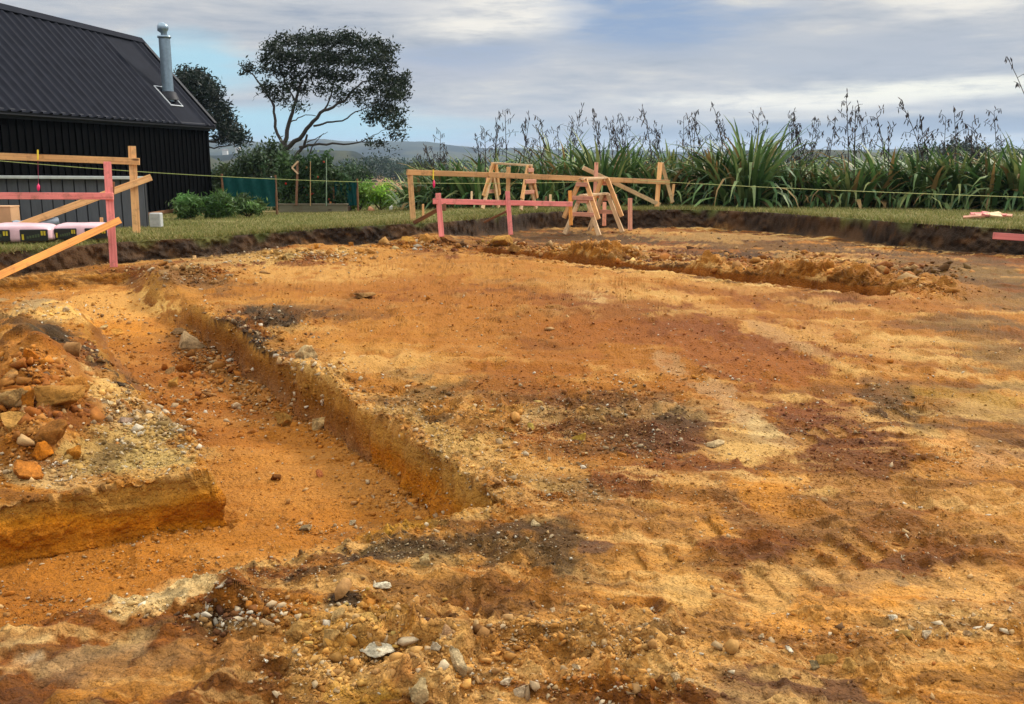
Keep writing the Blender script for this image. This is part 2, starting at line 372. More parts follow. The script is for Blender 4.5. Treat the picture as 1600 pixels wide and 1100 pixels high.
# --- patches of differing soil, surveyed on the photo's ground: (u, v, ru, rv, angle, colour, strength)
T_ = (204, 147, 76); O_ = (184, 116, 40); DO = (156, 92, 22); C_ = (220, 182, 126); W_ = (222, 198, 158); LI = (200, 172, 140)
D_ = (112, 86, 50); K_ = (86, 70, 48); GY = (152, 128, 88); YE = (206, 162, 64); BR = (130, 88, 44); PB = (138, 98, 70); SM = (214, 150, 70)
patches = [
    (700, 425, 260, 40, 0, T_, .8), (520, 430, 150, 22, 0, C_, .45), (620, 462, 220, 36, 0, O_, .6), (560, 520, 190, 40, 0, T_, .8), (720, 500, 200, 50, 0, T_, .6),
    (900, 372, 200, 12, 0, D_, .8), (800, 380, 120, 8, 0, BR, .6), (1180, 382, 240, 16, 3, D_, .65), (1430, 410, 180, 18, 5, BR, .4), (1150, 400, 80, 8, 0, K_, .7), (1330, 412, 120, 10, 5, C_, .5),
    (1480, 430, 150, 14, 4, D_, .5), (1540, 470, 120, 20, 3, GY, .6), (1540, 430, 100, 10, 3, C_, .5), (1100, 370, 160, 8, 2, C_, .45),
    (1430, 445, 120, 26, 4, O_, .75), (1450, 480, 130, 25, 3, O_, .6), (1500, 505, 120, 20, 0, D_, .45),
    (960, 462, 110, 18, 8, C_, .7), (930, 468, 40, 14, 8, W_, .7), (1060, 470, 110, 14, 14, C_, .7), (1100, 440, 160, 10, 8, C_, .55), (1010, 505, 170, 38, 8, DO, .75), (920, 520, 100, 25, 0, O_, .8),
    (1190, 565, 160, 66, 12, DO, .95), (1220, 590, 90, 34, 12, (184, 116, 20), .8), (1280, 650, 110, 44, 18, DO, .9), (1330, 720, 160, 50, 12, (150, 94, 28), .9), (1080, 545, 70, 20, 0, O_, .6),
    (1050, 572, 46, 16, 25, LI, .8), (1118, 608, 46, 22, 30, LI, .9), (1160, 650, 50, 24, 30, LI, .8), (1168, 692, 72, 40, 20, C_, .95), (1190, 672, 40, 20, 20, W_, .8), (1130, 710, 60, 18, 0, C_, .6),
    (1225, 520, 90, 9, 12, C_, .9), (1255, 545, 80, 10, 25, LI, .7), (1340, 585, 90, 10, 22, C_, .7), (1430, 530, 140, 9, 6, C_, .8), (1440, 560, 150, 9, 8, C_, .7), (1320, 480, 100, 9, 8, C_, .6), (1500, 590, 140, 12, 6, C_, .7),
    (1240, 622, 70, 10, 4, C_, .7), (1510, 622, 110, 14, 6, YE, .6), (1550, 645, 90, 14, 8, C_, .7), (1560, 605, 90, 10, 4, GY, .6), (1480, 690, 100, 18, 6, (222, 168, 110), .9), (1440, 672, 40, 10, 20, C_, .7), (1540, 725, 70, 22, 0, (205, 160, 120), .7),
    (1390, 632, 70, 34, 14, D_, .75), (1500, 640, 120, 40, 6, GY, .35), (1560, 560, 90, 24, 4, GY, .4), (1570, 690, 60, 30, 0, D_, .35),
    (980, 640, 140, 32, 3, D_, .75), (1070, 652, 60, 26, 0, K_, .7), (950, 684, 70, 22, 12, D_, .75), (860, 640, 80, 26, 0, BR, .5), (760, 602, 80, 22, 0, D_, .5), (680, 612, 70, 18, 0, GY, .6), (840, 580, 180, 26, 0, O_, .55), (640, 590, 60, 20, 0, GY, .5),
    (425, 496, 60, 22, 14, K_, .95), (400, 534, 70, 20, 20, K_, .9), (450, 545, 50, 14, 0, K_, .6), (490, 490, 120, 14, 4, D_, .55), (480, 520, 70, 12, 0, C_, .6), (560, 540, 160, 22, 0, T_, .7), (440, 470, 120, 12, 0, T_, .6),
    (600, 565, 150, 24, 0, C_, .55), (500, 592, 56, 24, 20, C_, .75), (640, 650, 60, 24, 20, GY, .6), (690, 690, 90, 40, 10, (205, 172, 116), .7), (650, 690, 40, 20, 30, O_, .6), (760, 735, 110, 40, 10, C_, .45), (740, 640, 70, 22, 0, C_, .4), (700, 655, 50, 16, 0, K_, .5),
    (830, 745, 90, 26, 0, C_, .5), (900, 770, 60, 20, 10, GY, .5), (880, 720, 120, 24, 0, T_, .4), (830, 650, 50, 14, 0, W_, .5),
    (800, 860, 130, 50, 8, D_, .7), (620, 862, 130, 30, -8, K_, .85), (760, 835, 120, 24, -8, D_, .75), (850, 870, 90, 40, 0, D_, .55), (480, 905, 100, 26, -14, K_, .8), (540, 940, 60, 34, 0, (92, 74, 54), .95), (700, 880, 90, 20, -6, GY, .6), (900, 900, 60, 30, 0, D_, .4),
    (640, 828, 120, 8, -14, YE, .6), (720, 815, 60, 10, -14, C_, .6), (430, 885, 120, 14, -14, C_, .8), (300, 925, 120, 22, -14, W_, .9), (220, 955, 120, 18, -14, W_, .75), (380, 940, 50, 16, 0, K_, .6), (350, 970, 70, 16, -5, D_, .45), (60, 1005, 90, 16, -14, W_, .7),
    (110, 1030, 200, 42, -10, LI, .75), (60, 1030, 70, 16, -10, (222, 200, 172), .8), (70, 1062, 150, 12, -10, PB, .6), (200, 1000, 120, 14, -12, GY, .5), (300, 1040, 190, 40, -10, (200, 150, 96), .7), (160, 1090, 200, 20, -8, T_, .6), (330, 985, 60, 12, 0, K_, .5),
    (560, 990, 60, 14, 0, W_, .5), (610, 975, 90, 24, 0, YE, .65), (600, 1000, 70, 10, 0, (186, 112, 40), .7), (560, 1082, 60, 22, 0, YE, .7), (700, 1010, 24, 40, 0, C_, .6), (480, 1060, 60, 40, 0, C_, .5), (640, 1060, 60, 20, 0, (196, 120, 50), .6), (760, 985, 150, 30, 0, BR, .35),
    (900, 1050, 130, 26, 10, (208, 138, 66), .7), (980, 960, 120, 36, 0, T_, .5), (1060, 930, 40, 50, 10, C_, .6), (1000, 1040, 70, 40, 10, C_, .45), (830, 930, 120, 22, 0, T_, .5), (1010, 880, 120, 30, 4, T_, .6), (930, 855, 24, 12, 0, (120, 88, 84), .6),
    (1210, 758, 78, 30, 0, SM, .95), (1120, 828, 70, 26, 4, SM, .95), (1250, 800, 70, 26, 0, SM, .5), (1285, 770, 44, 12, -4, C_, .7), (1060, 790, 80, 40, 0, T_, .5), (1420, 850, 120, 40, -6, (168, 108, 46), .7), (1180, 880, 90, 26, 0, BR, .4), (1280, 1000, 110, 26, 6, (170, 110, 50), .5),
    (1350, 950, 160, 36, -4, (218, 160, 92), .9), (1410, 930, 80, 24, -6, SM, .8), (1530, 910, 110, 50, -10, (212, 160, 100), .8), (1560, 1030, 110, 60, 0, T_, .6), (1235, 1080, 120, 28, 6, PB, .9), (1230, 1062, 50, 10, 6, C_, .5), (1410, 912, 20, 12, 10, (150, 122, 96), .8), (1200, 915, 40, 34, 40, (206, 164, 110), .7), (1290, 870, 80, 20, 0, T_, .5), (1540, 820, 110, 40, -6, (206, 152, 88), .6),
    (1480, 760, 60, 14, 0, (186, 130, 76), .5), (1570, 770, 60, 14, 0, LI, .5), (1470, 1010, 140, 24, 8, (204, 142, 72), .6),
    (600, 1000, 180, 80, 0, (206, 154, 86), .6), (900, 1010, 220, 60, 0, (204, 152, 88), .55), (540, 985, 60, 40, 0, (214, 166, 98), .7), (40, 620, 90, 80, 0, (206, 140, 58), .5),
    (1500, 435, 150, 34, 4, (130, 102, 62), .6), (1540, 540, 90, 50, 4, (142, 112, 70), .45), (1000, 540, 420, 130, 4, (184, 112, 36), .35), (700, 500, 260, 60, 0, (190, 122, 48), .3),
    # left block and trench floor
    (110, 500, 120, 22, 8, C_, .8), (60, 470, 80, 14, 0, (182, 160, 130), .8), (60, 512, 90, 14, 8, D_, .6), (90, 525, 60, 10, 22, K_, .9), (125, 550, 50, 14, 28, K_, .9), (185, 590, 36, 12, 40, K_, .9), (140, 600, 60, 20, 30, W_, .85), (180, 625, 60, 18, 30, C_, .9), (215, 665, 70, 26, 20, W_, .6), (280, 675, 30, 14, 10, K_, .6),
    (40, 590, 90, 60, 0, O_, .8), (60, 660, 100, 50, 0, O_, .7), (20, 560, 50, 26, 0, (214, 150, 80), .7), (110, 655, 60, 30, 0, DO, .5), (40, 745, 90, 18, 4, W_, .6), (200, 700, 110, 30, 0, (196, 168, 116), .8), (190, 720, 40, 24, 10, K_, .45), (260, 720, 70, 24, -6, (200, 176, 126), .8), (230, 745, 120, 10, -6, T_, .5),
    (180, 482, 100, 34, 0, (240, 196, 128), 1), (190, 478, 80, 20, 0, (240, 200, 136), 1), (180, 515, 70, 16, 0, (226, 160, 74), .9), (160, 440, 90, 8, 0, BR, .6), (290, 435, 60, 18, 10, (150, 112, 70), .7), (300, 470, 50, 16, 20, T_, .7), (330, 575, 80, 10, 30, (140, 112, 76), .6), (380, 610, 60, 14, 38, GY, .7), (300, 545, 30, 20, 30, K_, .4),
    (430, 400, 160, 10, -4, (214, 184, 130), .6), (300, 415, 60, 8, -6, (190, 160, 120), .6), (820, 400, 90, 6, 5, D_, .3)]
xw = (f2(X * 1.7, Y * 1.7, 4, 40.) - .5); yw = (f2(X * 1.7, Y * 1.7, 4, 50.) - .5)
mot = f2(X * 5.5 + Z * 4, Y * 3.2 + Z * 5, 4, 60., .62)               # mottling that breaks every patch
cr = math.cos(.22); srn = math.sin(.22)
Xs = X * cr - Y * srn; Ys = X * srn + Y * cr
strk = f2(Xs * .75, Ys * 2.6, 5, 70., .62)             # scrape streaks left by the bucket
fineN = .5 + (f2(X * 22 + Z * 17, Y * 22 + Z * 29, 3, 80., .65) - .5) * lod(45)
spk = .5 + (n3(X * 24, Y * 24, Z * 24, 4.5) - .5) * .35 * lod(24) + (n3(X * 55, Y * 55, Z * 55, 5.) - .5) * .5 * lod(55) + (n3(X * 110, Y * 110, Z * 110, 6.) - .5) * .5 * lod(110)
base = np.empty(X.shape + (3,))
t1 = sstep(.38, .62, f2(X * .55, Y * .40, 4, 90., .6))[..., None]
base[:] = alb((164, 101, 37)); base = base * (1 - t1) + alb((194, 134, 62)) * t1
fr_ = (.34 + .22 * sstep(820, 1050, U) * sstep(720, 560, V))[..., None]
t2 = sstep(.53, .64, strk)[..., None]; base = base * (1 - fr_ * t2) + alb(C_) * fr_ * t2
t3 = sstep(.45, .30, strk)[..., None]; base = base * (1 - .65 * t3) + alb((146, 94, 42)) * .65 * t3
# finer scrape streaks, pale and dark, strongest over the right half
st2 = f2(Xs * 1.5 + xw * .8, Ys * 8.0, 4, 200., .6); st3 = f2(Xs * 3.2, Ys * 17, 3, 210., .6)
rgt = (.35 + .65 * sstep(700, 1050, U) * sstep(800, 640, V)) * (1 - np.clip(tr * 3, 0, 1))
def streaks(base, w):
    for fld, lo, hi, c, a, fq in ((st2, .595, .635, (230, 196, 146), .80, 8), (st2, .435, .39, (122, 76, 30), .75, 8), (st3, .62, .66, (232, 202, 156), .7, 17), (st3, .40, .36, (92, 60, 30), .8, 17)):
        k = (sstep(lo, hi, fld + .25 * (fineN - .5)) * a * rgt * w * lod(fq * 1.6))[..., None]; base = base * (1 - k) + alb(c) * k
    return base
base = streaks(base, .9)
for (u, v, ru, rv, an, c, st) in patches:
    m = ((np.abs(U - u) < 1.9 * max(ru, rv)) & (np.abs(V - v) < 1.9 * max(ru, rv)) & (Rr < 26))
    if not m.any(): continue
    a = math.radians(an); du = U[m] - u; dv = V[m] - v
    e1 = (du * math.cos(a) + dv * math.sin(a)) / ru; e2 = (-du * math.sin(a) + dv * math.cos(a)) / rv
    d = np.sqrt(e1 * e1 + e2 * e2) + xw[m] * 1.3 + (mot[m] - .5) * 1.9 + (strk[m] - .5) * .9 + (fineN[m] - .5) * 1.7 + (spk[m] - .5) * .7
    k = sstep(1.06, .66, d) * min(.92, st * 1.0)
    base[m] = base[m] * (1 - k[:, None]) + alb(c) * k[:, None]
base = streaks(base, .78)
# trench floor and cut faces by depth
hN = f2(sN * 1.2, (Z + wN * .2) * 14, 3, 110.)
fl = sstep(.75, .98, tr)[..., None] * (1 - steep)[..., None]
fcol = alb((200, 132, 58)) * (.85 + .3 * f2(X * 2.5, Y * 2.5, 4, 120.))[..., None]
base = base * (1 - .5 * fl) + fcol * .5 * fl
wall = (np.maximum(tr, ft) > .03) & (np.maximum(tr, ft) < .985)
wk = (wall * sstep(.05, .3, steep))[..., None]
dep = np.clip(-Z / TD, 0, 1)[..., None]
up_c = alb((194, 146, 78)); och = alb((206, 134, 28)); low = alb((172, 122, 80))
cutR = up_c * (1 - sstep(.1, .45, dep)) + alb((170, 112, 44)) * sstep(.1, .45, dep)
cutR = cutR * (1 - sstep(.55, .8, dep)) + low * sstep(.55, .8, dep)
cutF = up_c * (1 - sstep(.15, .55, dep + (xw * .6)[..., None])) + och * sstep(.15, .55, dep + (xw * .6)[..., None])
isF = ((sN > 4.6) & (sN < 5.1) & (wN < 1.15) | (wN > 1.7) & (sN < 5.4))[..., None]
cutC = np.where(isF, cutF, cutR)
cutC = np.where((ft > .03)[..., None], alb((178, 108, 46)), cutC)
cutC = cutC * (.72 + .56 * hN)[..., None]
base = base * (1 - .92 * wk) + cutC * .92 * wk
ftk = sstep(.7, 1., ft)[..., None]; base = base * (1 - ftk) + alb((150, 88, 36)) * ftk
rk = (np.clip(ridge, 0, 1) * .65 * (1 - ft))[..., None]
base = base * (1 - rk) + (alb((206, 146, 78)) * (.65 + .7 * f2(X * 4, Y * 4, 3, 130.))[..., None]) * rk
prk = (pr * .42)[..., None]; base = base * (1 - prk) + alb((218, 172, 112)) * prk
lum_ = base @ np.array([.3, .6, .1]); kk_ = np.clip((lum_ / .20), .15, 3.0) ** .50
base = base * np.clip(kk_, .64, 1.15)[..., None]
mn_ = base.mean(-1, keepdims=True); base = np.clip(mn_ + (base - mn_) * 1.08, .004, .8)
sat_ = sstep(.35, .65, 1 - base.min(-1) / base.max(-1))[..., None]; base = base * (1 - sat_ * np.array([.05, .145, .27]))      # rusty iron in the clay
# dark topsoil of the bank, and the crumbs of it at its foot
bk = sstep(-.30, .02, rbd + (mot - .5) * .5)[..., None] * (Rr < 27)[..., None]
soil = alb((84, 64, 50)) * (.25 + 1.1 * n3(X * 2.2, Y * 2.2, Z * 3, 14.) * n3(X * 9, Y * 9, Z * 9, 15.) ** .5 + .7 * n3(X * 21, Y * 21, Z * 21, 18.) ** 2)[..., None]
brn = sstep(.5, .7, n3(X * 1.3, Y * 1.3, Z * 4, 16.) * .6 + n3(X * 5, Y * 5, Z * 8, 17.) * .4)[..., None]
soil = soil * (1 - .6 * brn) + alb((124, 88, 60)) * .6 * brn
base = base * (1 - bk) + soil * bk
# fine speckle of crumbs, pale and dark
base = base * (1 + (spk - .5) * (1.25 - .7 * steep))[..., None]
dk = lod(60)[..., None] * sstep(.64, .76, f2(X * 30 + Z * 23, Y * 30 + Z * 37, 3, 160., .7) + .25 * (mot - .5))[..., None] * (1 - bk)
base = base * (1 - .55 * dk)
sat = 1 - base.min(-1) / base.max(-1); base[..., 2] *= 1 - .20 * sstep(.4, .75, sat)
# lawn colours
gN = f2(X * .8, Y * .8, 4, 170.)
g1 = alb((126, 124, 64)); g2 = alb((154, 144, 94)); g3 = alb((104, 110, 52))
gc = g1 + (g2 - g1) * sstep(.5, .75, gN)[..., None] + (g3 - g1) * sstep(.5, .3, gN)[..., None]
gc = gc * (.7 + .6 * f2(X * 9, Y * 9, 3, 180.))[..., None]
lk = sstep(.12, .20, rbd + (n2(X * 4, Y * 4, 9.) - .5) * .18)[..., None]
base = base * (1 - lk) + gc * lk
Dcol = np.clip(base, .004, .85).astype(np.float32)

# --- relief: clods, crumbs, scrape grooves, strata
rough = np.full(X.shape, .38)
for (u, v, ru, rv, k) in [(620, 1010, 260, 90, .75), (950, 1010, 260, 70, .7), (60, 620, 160, 110, 1.2), (200, 640, 120, 80, 1.0), (360, 960, 120, 40, .9), (960, 650, 220, 60, .8), (720, 660, 200, 90, .7),
                          (420, 520, 120, 45, 1.0), (330, 580, 90, 60, .8), (300, 430, 120, 24, .9), (100, 500, 130, 50, .9), (1330, 740, 160, 60, .45), (800, 860, 160, 40, .5), (500, 590, 80, 30, .9), (1300, 970, 200, 30, .6), (1430, 640, 120, 50, .5)]:
    rough = np.maximum(rough, k * np.exp(-(((U - u) / ru) ** 2 + ((V - v) / rv) ** 2) * 1.2))
for (u, v, ru, rv) in [(1210, 758, 78, 30), (1120, 828, 70, 26), (1400, 940, 140, 44), (180, 485, 90, 36), (540, 940, 50, 30), (1168, 692, 70, 34), (110, 1030, 160, 36), (1530, 910, 90, 40)]:
    rough = rough * (1 - .65 * np.exp(-((U - u) / ru) ** 2 - ((V - v) / rv) ** 2))
rough = np.maximum(rough, np.clip(ridge, 0, 1) * 1.3)
rough = rough * (.55 + .9 * sstep(.3, .7, mot))
b1 = np.abs(n3(X * 8, Y * 8, Z * 8, 1.) - .5) * 2
b2 = np.abs(n3(X * 19, Y * 19, Z * 19, 2.) - .5) * 2
b3 = n3(X * 42, Y * 42, Z * 42, 3.) - .5
b4 = n3(X * 90, Y * 90, Z * 90, 4.) - .5
fade = sstep(30, 9, Rr)
edge_ = np.clip(4 * tr * (1 - tr), 0, 1); lip = sstep(.0, .5, edge_)
disp = (1 - .6 * np.maximum(steep, lip)) * rough * ((.5 - b1) * .085 + (.5 - b2) * .072 * lod(19) + b3 * .058 * lod(42) + b4 * .034 * lod(90) + (.5 - np.abs(n3(X * 3.4, Y * 3.4, Z * 3.4, 9.) - .5) * 2) * .05)
disp += (1 - steep) * (strk - .5) * .055 * sstep(3, 7, Rr) * (1 - hp * 3).clip(0, 1)
disp += steep * (1 - lw) * ((n2(sN * 16 - wN * 9, Z * 3, 33.) - .5) * .035 + (f2(sN * 1.5 + wN * 1.5, (Z + .04 * xw) * 16, 3, 190.) - .5) * .045 + (n3(X * 5, Y * 5, Z * 5, 6.) - .5) * .07 + (.5 - np.abs(n3(X * 13, Y * 13, Z * 9, 6.5) - .5) * 2) * .03)
bankw = sstep(-.01, .03, rbd) * sstep(.14, .11, rbd); disp = disp * (1 - sstep(-.15, .0, rbd))
disp += bankw * ((n3(X * 2.5, Y * 2.5, Z * 4, 7.) - .5) * .12 + (n3(X * 7, Y * 7, Z * 7, 8.) - .5) * .09 + (n3(X * 16, Y * 16, Z * 16, 9.) - .5) * .09 + (n3(X * 30, Y * 30, Z * 30, 9.5) - .5) * .04)
disp *= 1 - sstep(.3, .8, rbd) * .8
disp *= 1 - .6 * pr
onb = bankw > .05
hx = -X / Rr; hy = -Y / Rr                             # the bank only bulges sideways
PX = X + np.where(onb, hx, NX) * disp; PY = Y + np.where(onb, hy, NY) * disp; PZ = Z + np.where(onb, 0, NZ) * disp

nc, nr = X.shape
idx = np.arange(nc * nr).reshape(nc, nr)
quads = np.stack([idx[:-1, :-1], idx[1:, :-1], idx[1:, 1:], idx[:-1, 1:]], -1).reshape(-1, 4)
AZI = azs
flawn = (rbd[:-1, :-1].ravel() > .19)
vert = np.stack([PX, PY, PZ], -1).reshape(-1, 3)
def sub(name, q, mat):
    used = np.zeros(len(vert), bool); used[q.ravel()] = True
    remap = np.cumsum(used) - 1
    return mesh_np(name, vert[used], remap[q], mat, Dcol.reshape(-1, 3)[used], smooth=True)
M_DIRT = m_col('clay_soil', .9, (.76, 1.24), 60, .8, .012, .22, scale2=190)
_nt = M_DIRT.node_tree; _bs = _nt.nodes['Principled BSDF']; _co = objco(_nt)
_pb = [n for n in _nt.nodes if n.type == 'BUMP'][0].outputs[0]
for _s, _d in ((38, .020), (95, .010)):              # granular crumbs
    _v = _nt.nodes.new('ShaderNodeTexVoronoi'); _v.inputs['Scale'].default_value = _s; _nt.links.new(_co, _v.inputs['Vector'])
    _inv = _nt.nodes.new('ShaderNodeMath'); _inv.operation = 'SUBTRACT'; _inv.inputs[0].default_value = 1.0; _nt.links.new(_v.outputs['Distance'], _inv.inputs[1])
    _pb = bump(_nt, _bs, _inv.outputs[0], .55, _d, _pb)
M_LAWN = m_col('turf', .95, (.75, 1.25), 25, .6, .02, .1)
tag(sub('excavated_ground', quads[~flawn], M_DIRT), kind='structure')
tag(sub('lawn', quads[flawn], M_LAWN), kind='structure')
print('ground done')
# ------------------------------------------------------------------ loose stones
def ground_at(x, y):
    """height of the finished (rough) sheet at many points"""
    x = np.atleast_1d(np.asarray(x, float)); y = np.atleast_1d(np.asarray(y, float))
    a = np.arctan2(x, y); r = np.hypot(x, y)
    i = np.clip(np.round(np.interp(a, AZI, np.arange(len(AZI)))).astype(int), 0, len(AZI) - 1)
    out = np.empty(len(x))
    for k in range(len(x)):
        j = min(np.searchsorted(Rr[i[k]], r[k]), NR - 1)
        out[k] = PZ[i[k], j]
    return out
def soil_at(x, y):
    a = np.arctan2(x, y); r = np.hypot(x, y); i = np.clip(np.round(np.interp(a, AZI, np.arange(len(AZI)))).astype(int), 0, len(AZI) - 1)
    return np.array([Dcol[i[k], min(np.searchsorted(Rr[i[k]], r[k]), NR - 1)] for k in range(len(x))])
def px_ground(u, v):
    u = np.atleast_1d(np.asarray(u, float)); v = np.atleast_1d(np.asarray(v, float))
    dx = (u - 800) / F; dy = (550 - v) / F; dz = -SN + dy * CS; z = np.zeros_like(u)
    for _ in range(7):
        t = (z - CAMZ) / dz; t = np.where(t < 0, 15, t)
        x = dx * t; y = (CS + dy * SN) * t
        z = .5 * z + .5 * macro(x, y)[0]
    return x, y, ground_at(x, y), t
def ico(sub):
    bm = bmesh.new(); bmesh.ops.create_icosphere(bm, subdivisions=sub, radius=1.0)
    v = np.array([p.co[:] for p in bm.verts]); f = np.array([[q.index for q in p.verts] for p in bm.faces]); bm.free()
    return v, f
I1, I2, I3, I4 = ico(1), ico(2), ico(3), ico(4)
def rockshape(base, cuts, seed, rough=.06):
    r = np.random.default_rng(seed); v = base[0].copy()
    for _ in range(cuts):
        d = r.normal(size=3); d /= np.linalg.norm(d); h = r.uniform(.30, .66)
        k = v @ d; v = v - np.maximum(k - h, 0)[:, None] * d
    v = v / np.abs(v).max(0); o = seed * 3.1
    v = v * (1 + rough * 2 * (n3(v[:, 0] * 2.5 + o, v[:, 1] * 2.5, v[:, 2] * 2.5 + o) - .5)[:, None] + rough * (n3(v[:, 0] * 7 + o, v[:, 1] * 7, v[:, 2] * 7) - .5)[:, None] + rough * .7 * (.5 - np.abs(n3(v[:, 0] * 4 + o, v[:, 1] * 4 + 9, v[:, 2] * 4) - .5) * 2)[:, None])
    return v
def hull(seed, npts):
    r = np.random.default_rng(seed); bm = bmesh.new()
    for p in r.normal(size=(npts, 3)): bm.verts.new(Vector(p).normalized() * r.uniform(.62, 1.18))
    o_ = bmesh.ops.convex_hull(bm, input=bm.verts); bmesh.ops.triangulate(bm, faces=bm.faces)
    bm.verts.index_update(); v = np.array([p.co[:] for p in bm.verts]); f = np.array([[q.index for q in p.verts] for p in bm.faces]); bm.free(); return v, f
small = [hull(100 + i, 8 + i % 3) for i in range(16)]
small2 = [hull(150 + i, 10 + i % 3) for i in range(16)]
GC = {'w': [(234, 214, 176), (222, 198, 156), (240, 228, 200), (212, 182, 138)], 't': [(214, 168, 108), (200, 150, 90), (222, 182, 124), (190, 138, 76)],
      'o': [(198, 124, 48), (184, 106, 34), (206, 140, 66)], 'd': [(118, 92, 60), (138, 108, 70), (92, 74, 54)], 'y': [(212, 178, 96), (204, 160, 70)], 'g': [(182, 156, 116), (166, 140, 104), (200, 176, 136)]}
# u, v, ru, rv, count, size in photo pixels (median), palette
grav = [(370, 968, 60, 26, 260, 9, 'www'), (560, 1010, 120, 60, 120, 11, 'wtt'), (380, 970, 90, 30, 420, 6.5, 'wwgtd'), (240, 950, 140, 22, 260, 5.5, 'wwwt'), (440, 900, 140, 22, 380, 4.5, 'wgtd'), (620, 860, 160, 40, 700, 3.6, 'wgdd'), (820, 860, 140, 50, 700, 3.4, 'gdtw'),
        (560, 980, 110, 55, 420, 8, 'twty'), (650, 1050, 150, 50, 520, 7, 'twt'), (850, 1000, 170, 50, 700, 6, 'twgd'), (1000, 1030, 110, 70, 700, 6, 'twg'), (900, 1080, 180, 20, 200, 7, 'twg'), (480, 1060, 80, 40, 240, 7, 'wtg'),
        (200, 650, 110, 60, 900, 6.0, 'wwtg'), (260, 690, 60, 40, 420, 5.5, 'wgwd'), (120, 560, 110, 50, 520, 5, 'wtdd'), (110, 490, 130, 30, 420, 4.2, 'wwtd'), (60, 630, 110, 90, 520, 6.5, 'ott'), (90, 740, 130, 26, 420, 5, 'wwt'), (210, 725, 130, 30, 420, 3.8, 'wgtd'),
        (350, 580, 60, 45, 380, 5.5, 'wgdt'), (310, 560, 50, 34, 220, 5.5, 'gdto'), (400, 640, 60, 40, 200, 5, 'wgt'), (620, 790, 60, 24, 120, 6, 'gtw'), (480, 720, 190, 110, 600, 3.6, 'otto'), (300, 660, 70, 60, 140, 4, 'tot'), (480, 830, 60, 12, 70, 5, 'wgt'), (200, 890, 160, 26, 320, 4, 'ttw'), (60, 950, 100, 30, 240, 5, 'tgo'),
        (420, 515, 90, 40, 500, 4.5, 'dwdg'), (500, 590, 60, 30, 240, 6, 'wwt'), (640, 640, 80, 40, 520, 4.4, 'wgtd'), (720, 690, 100, 60, 800, 4.2, 'wtyg'), (830, 660, 120, 50, 800, 4.4, 'wtgy'), (960, 640, 150, 46, 1000, 4.2, 'wttdd'), (940, 700, 120, 30, 500, 4, 'wgd'), (890, 770, 90, 34, 420, 4.4, 'wgt'), (780, 760, 90, 40, 500, 3.8, 'wtg'),
        (1040, 700, 90, 30, 240, 4, 'tw'), (1270, 660, 120, 50, 500, 3.6, 'two'), (1320, 720, 160, 50, 700, 3.8, 'too'), (1480, 720, 120, 30, 240, 4, 'twg'), (1400, 640, 100, 40, 300, 4, 'dgw'), (1100, 590, 140, 30, 260, 3.4, 'tw'),
        (1300, 1000, 220, 30, 280, 5.5, 'twgd'), (1450, 985, 140, 24, 150, 6, 'wgt'), (1180, 880, 160, 60, 380, 3.6, 'tot'), (1400, 850, 180, 60, 380, 3.8, 'tow'), (1530, 960, 90, 60, 160, 5, 'tw'), (1300, 1060, 300, 40, 300, 5, 'tto'), (1080, 780, 120, 60, 420, 3.6, 'twt'), (1300, 800, 250, 60, 420, 3.4, 'two'),
        (300, 430, 80, 16, 260, 5, 'gwt'), (480, 402, 120, 10, 380, 4.2, 'wwt'), (660, 384, 60, 8, 180, 5, 'two'), (800, 388, 70, 8, 150, 5, 'tyo'), (960, 402, 110, 10, 320, 4.5, 'tty'), (1060, 412, 90, 10, 260, 4.5, 'tto'), (1200, 422, 90, 10, 160, 4.2, 'tod'), (1340, 425, 90, 14, 260, 5.5, 'too'), (1450, 445, 80, 24, 300, 4.5, 'too'), (1260, 405, 60, 8, 120, 4.5, 'ot'),
        (700, 480, 320, 70, 600, 3.0, 'tow'), (1000, 520, 300, 60, 400, 3.0, 'two'), (1350, 560, 250, 60, 400, 3.0, 'tw'), (800, 600, 300, 40, 400, 3.4, 'twt'), (1100, 365, 300, 12, 160, 3, 'gd'), (1350, 392, 220, 8, 130, 3.5, 'gd'), (520, 388, 200, 5, 100, 3.5, 'gd'), (150, 420, 150, 8, 160, 3.5, 'dgt'),
        (50, 610, 90, 80, 150, 15, 'oot'), (40, 650, 90, 70, 260, 10, 'oot'), (590, 985, 110, 60, 90, 13, 'tty'), (640, 1050, 160, 40, 120, 11, 'twt'), (850, 1000, 190, 50, 120, 9, 'ttw'), (350, 590, 60, 40, 60, 10, 'gwt'), (480, 590, 70, 26, 70, 9, 'wt'), (220, 660, 70, 40, 90, 10, 'wwg'),
        (1000, 402, 200, 12, 260, 7, 'tto'), (1180, 415, 160, 12, 160, 7, 'too'), (1320, 424, 110, 14, 200, 8.5, 'too'), (1430, 440, 80, 22, 140, 7, 'too'), (860, 392, 120, 8, 150, 6.5, 'tto'), (660, 382, 60, 8, 70, 8, 'tto'), (480, 400, 120, 9, 160, 6, 'tw'), (300, 428, 70, 16, 120, 7, 'gtt'),
        (800, 800, 800, 300, 7000, 2.7, 'ttow'), (800, 560, 800, 180, 4500, 2.4, 'ttow'), (800, 600, 800, 200, 1200, 2.8, 'twog')]
gu, gv, gs, gcol = [], [], [], []
for (u, v, ru, rv, n, sz, pal) in grav:
    n = int(n * 1.9)
    gu.append(u + rng.normal(size=n) * ru * .55); gv.append(v + rng.normal(size=n) * rv * .55)
    gs.append(sz * np.exp(rng.normal(size=n) * .5 - .30)); gcol.append(np.array([lin(GC[c][rng.integers(len(GC[c]))]) for c in rng.choice(list(pal), n)]) / EXPO)
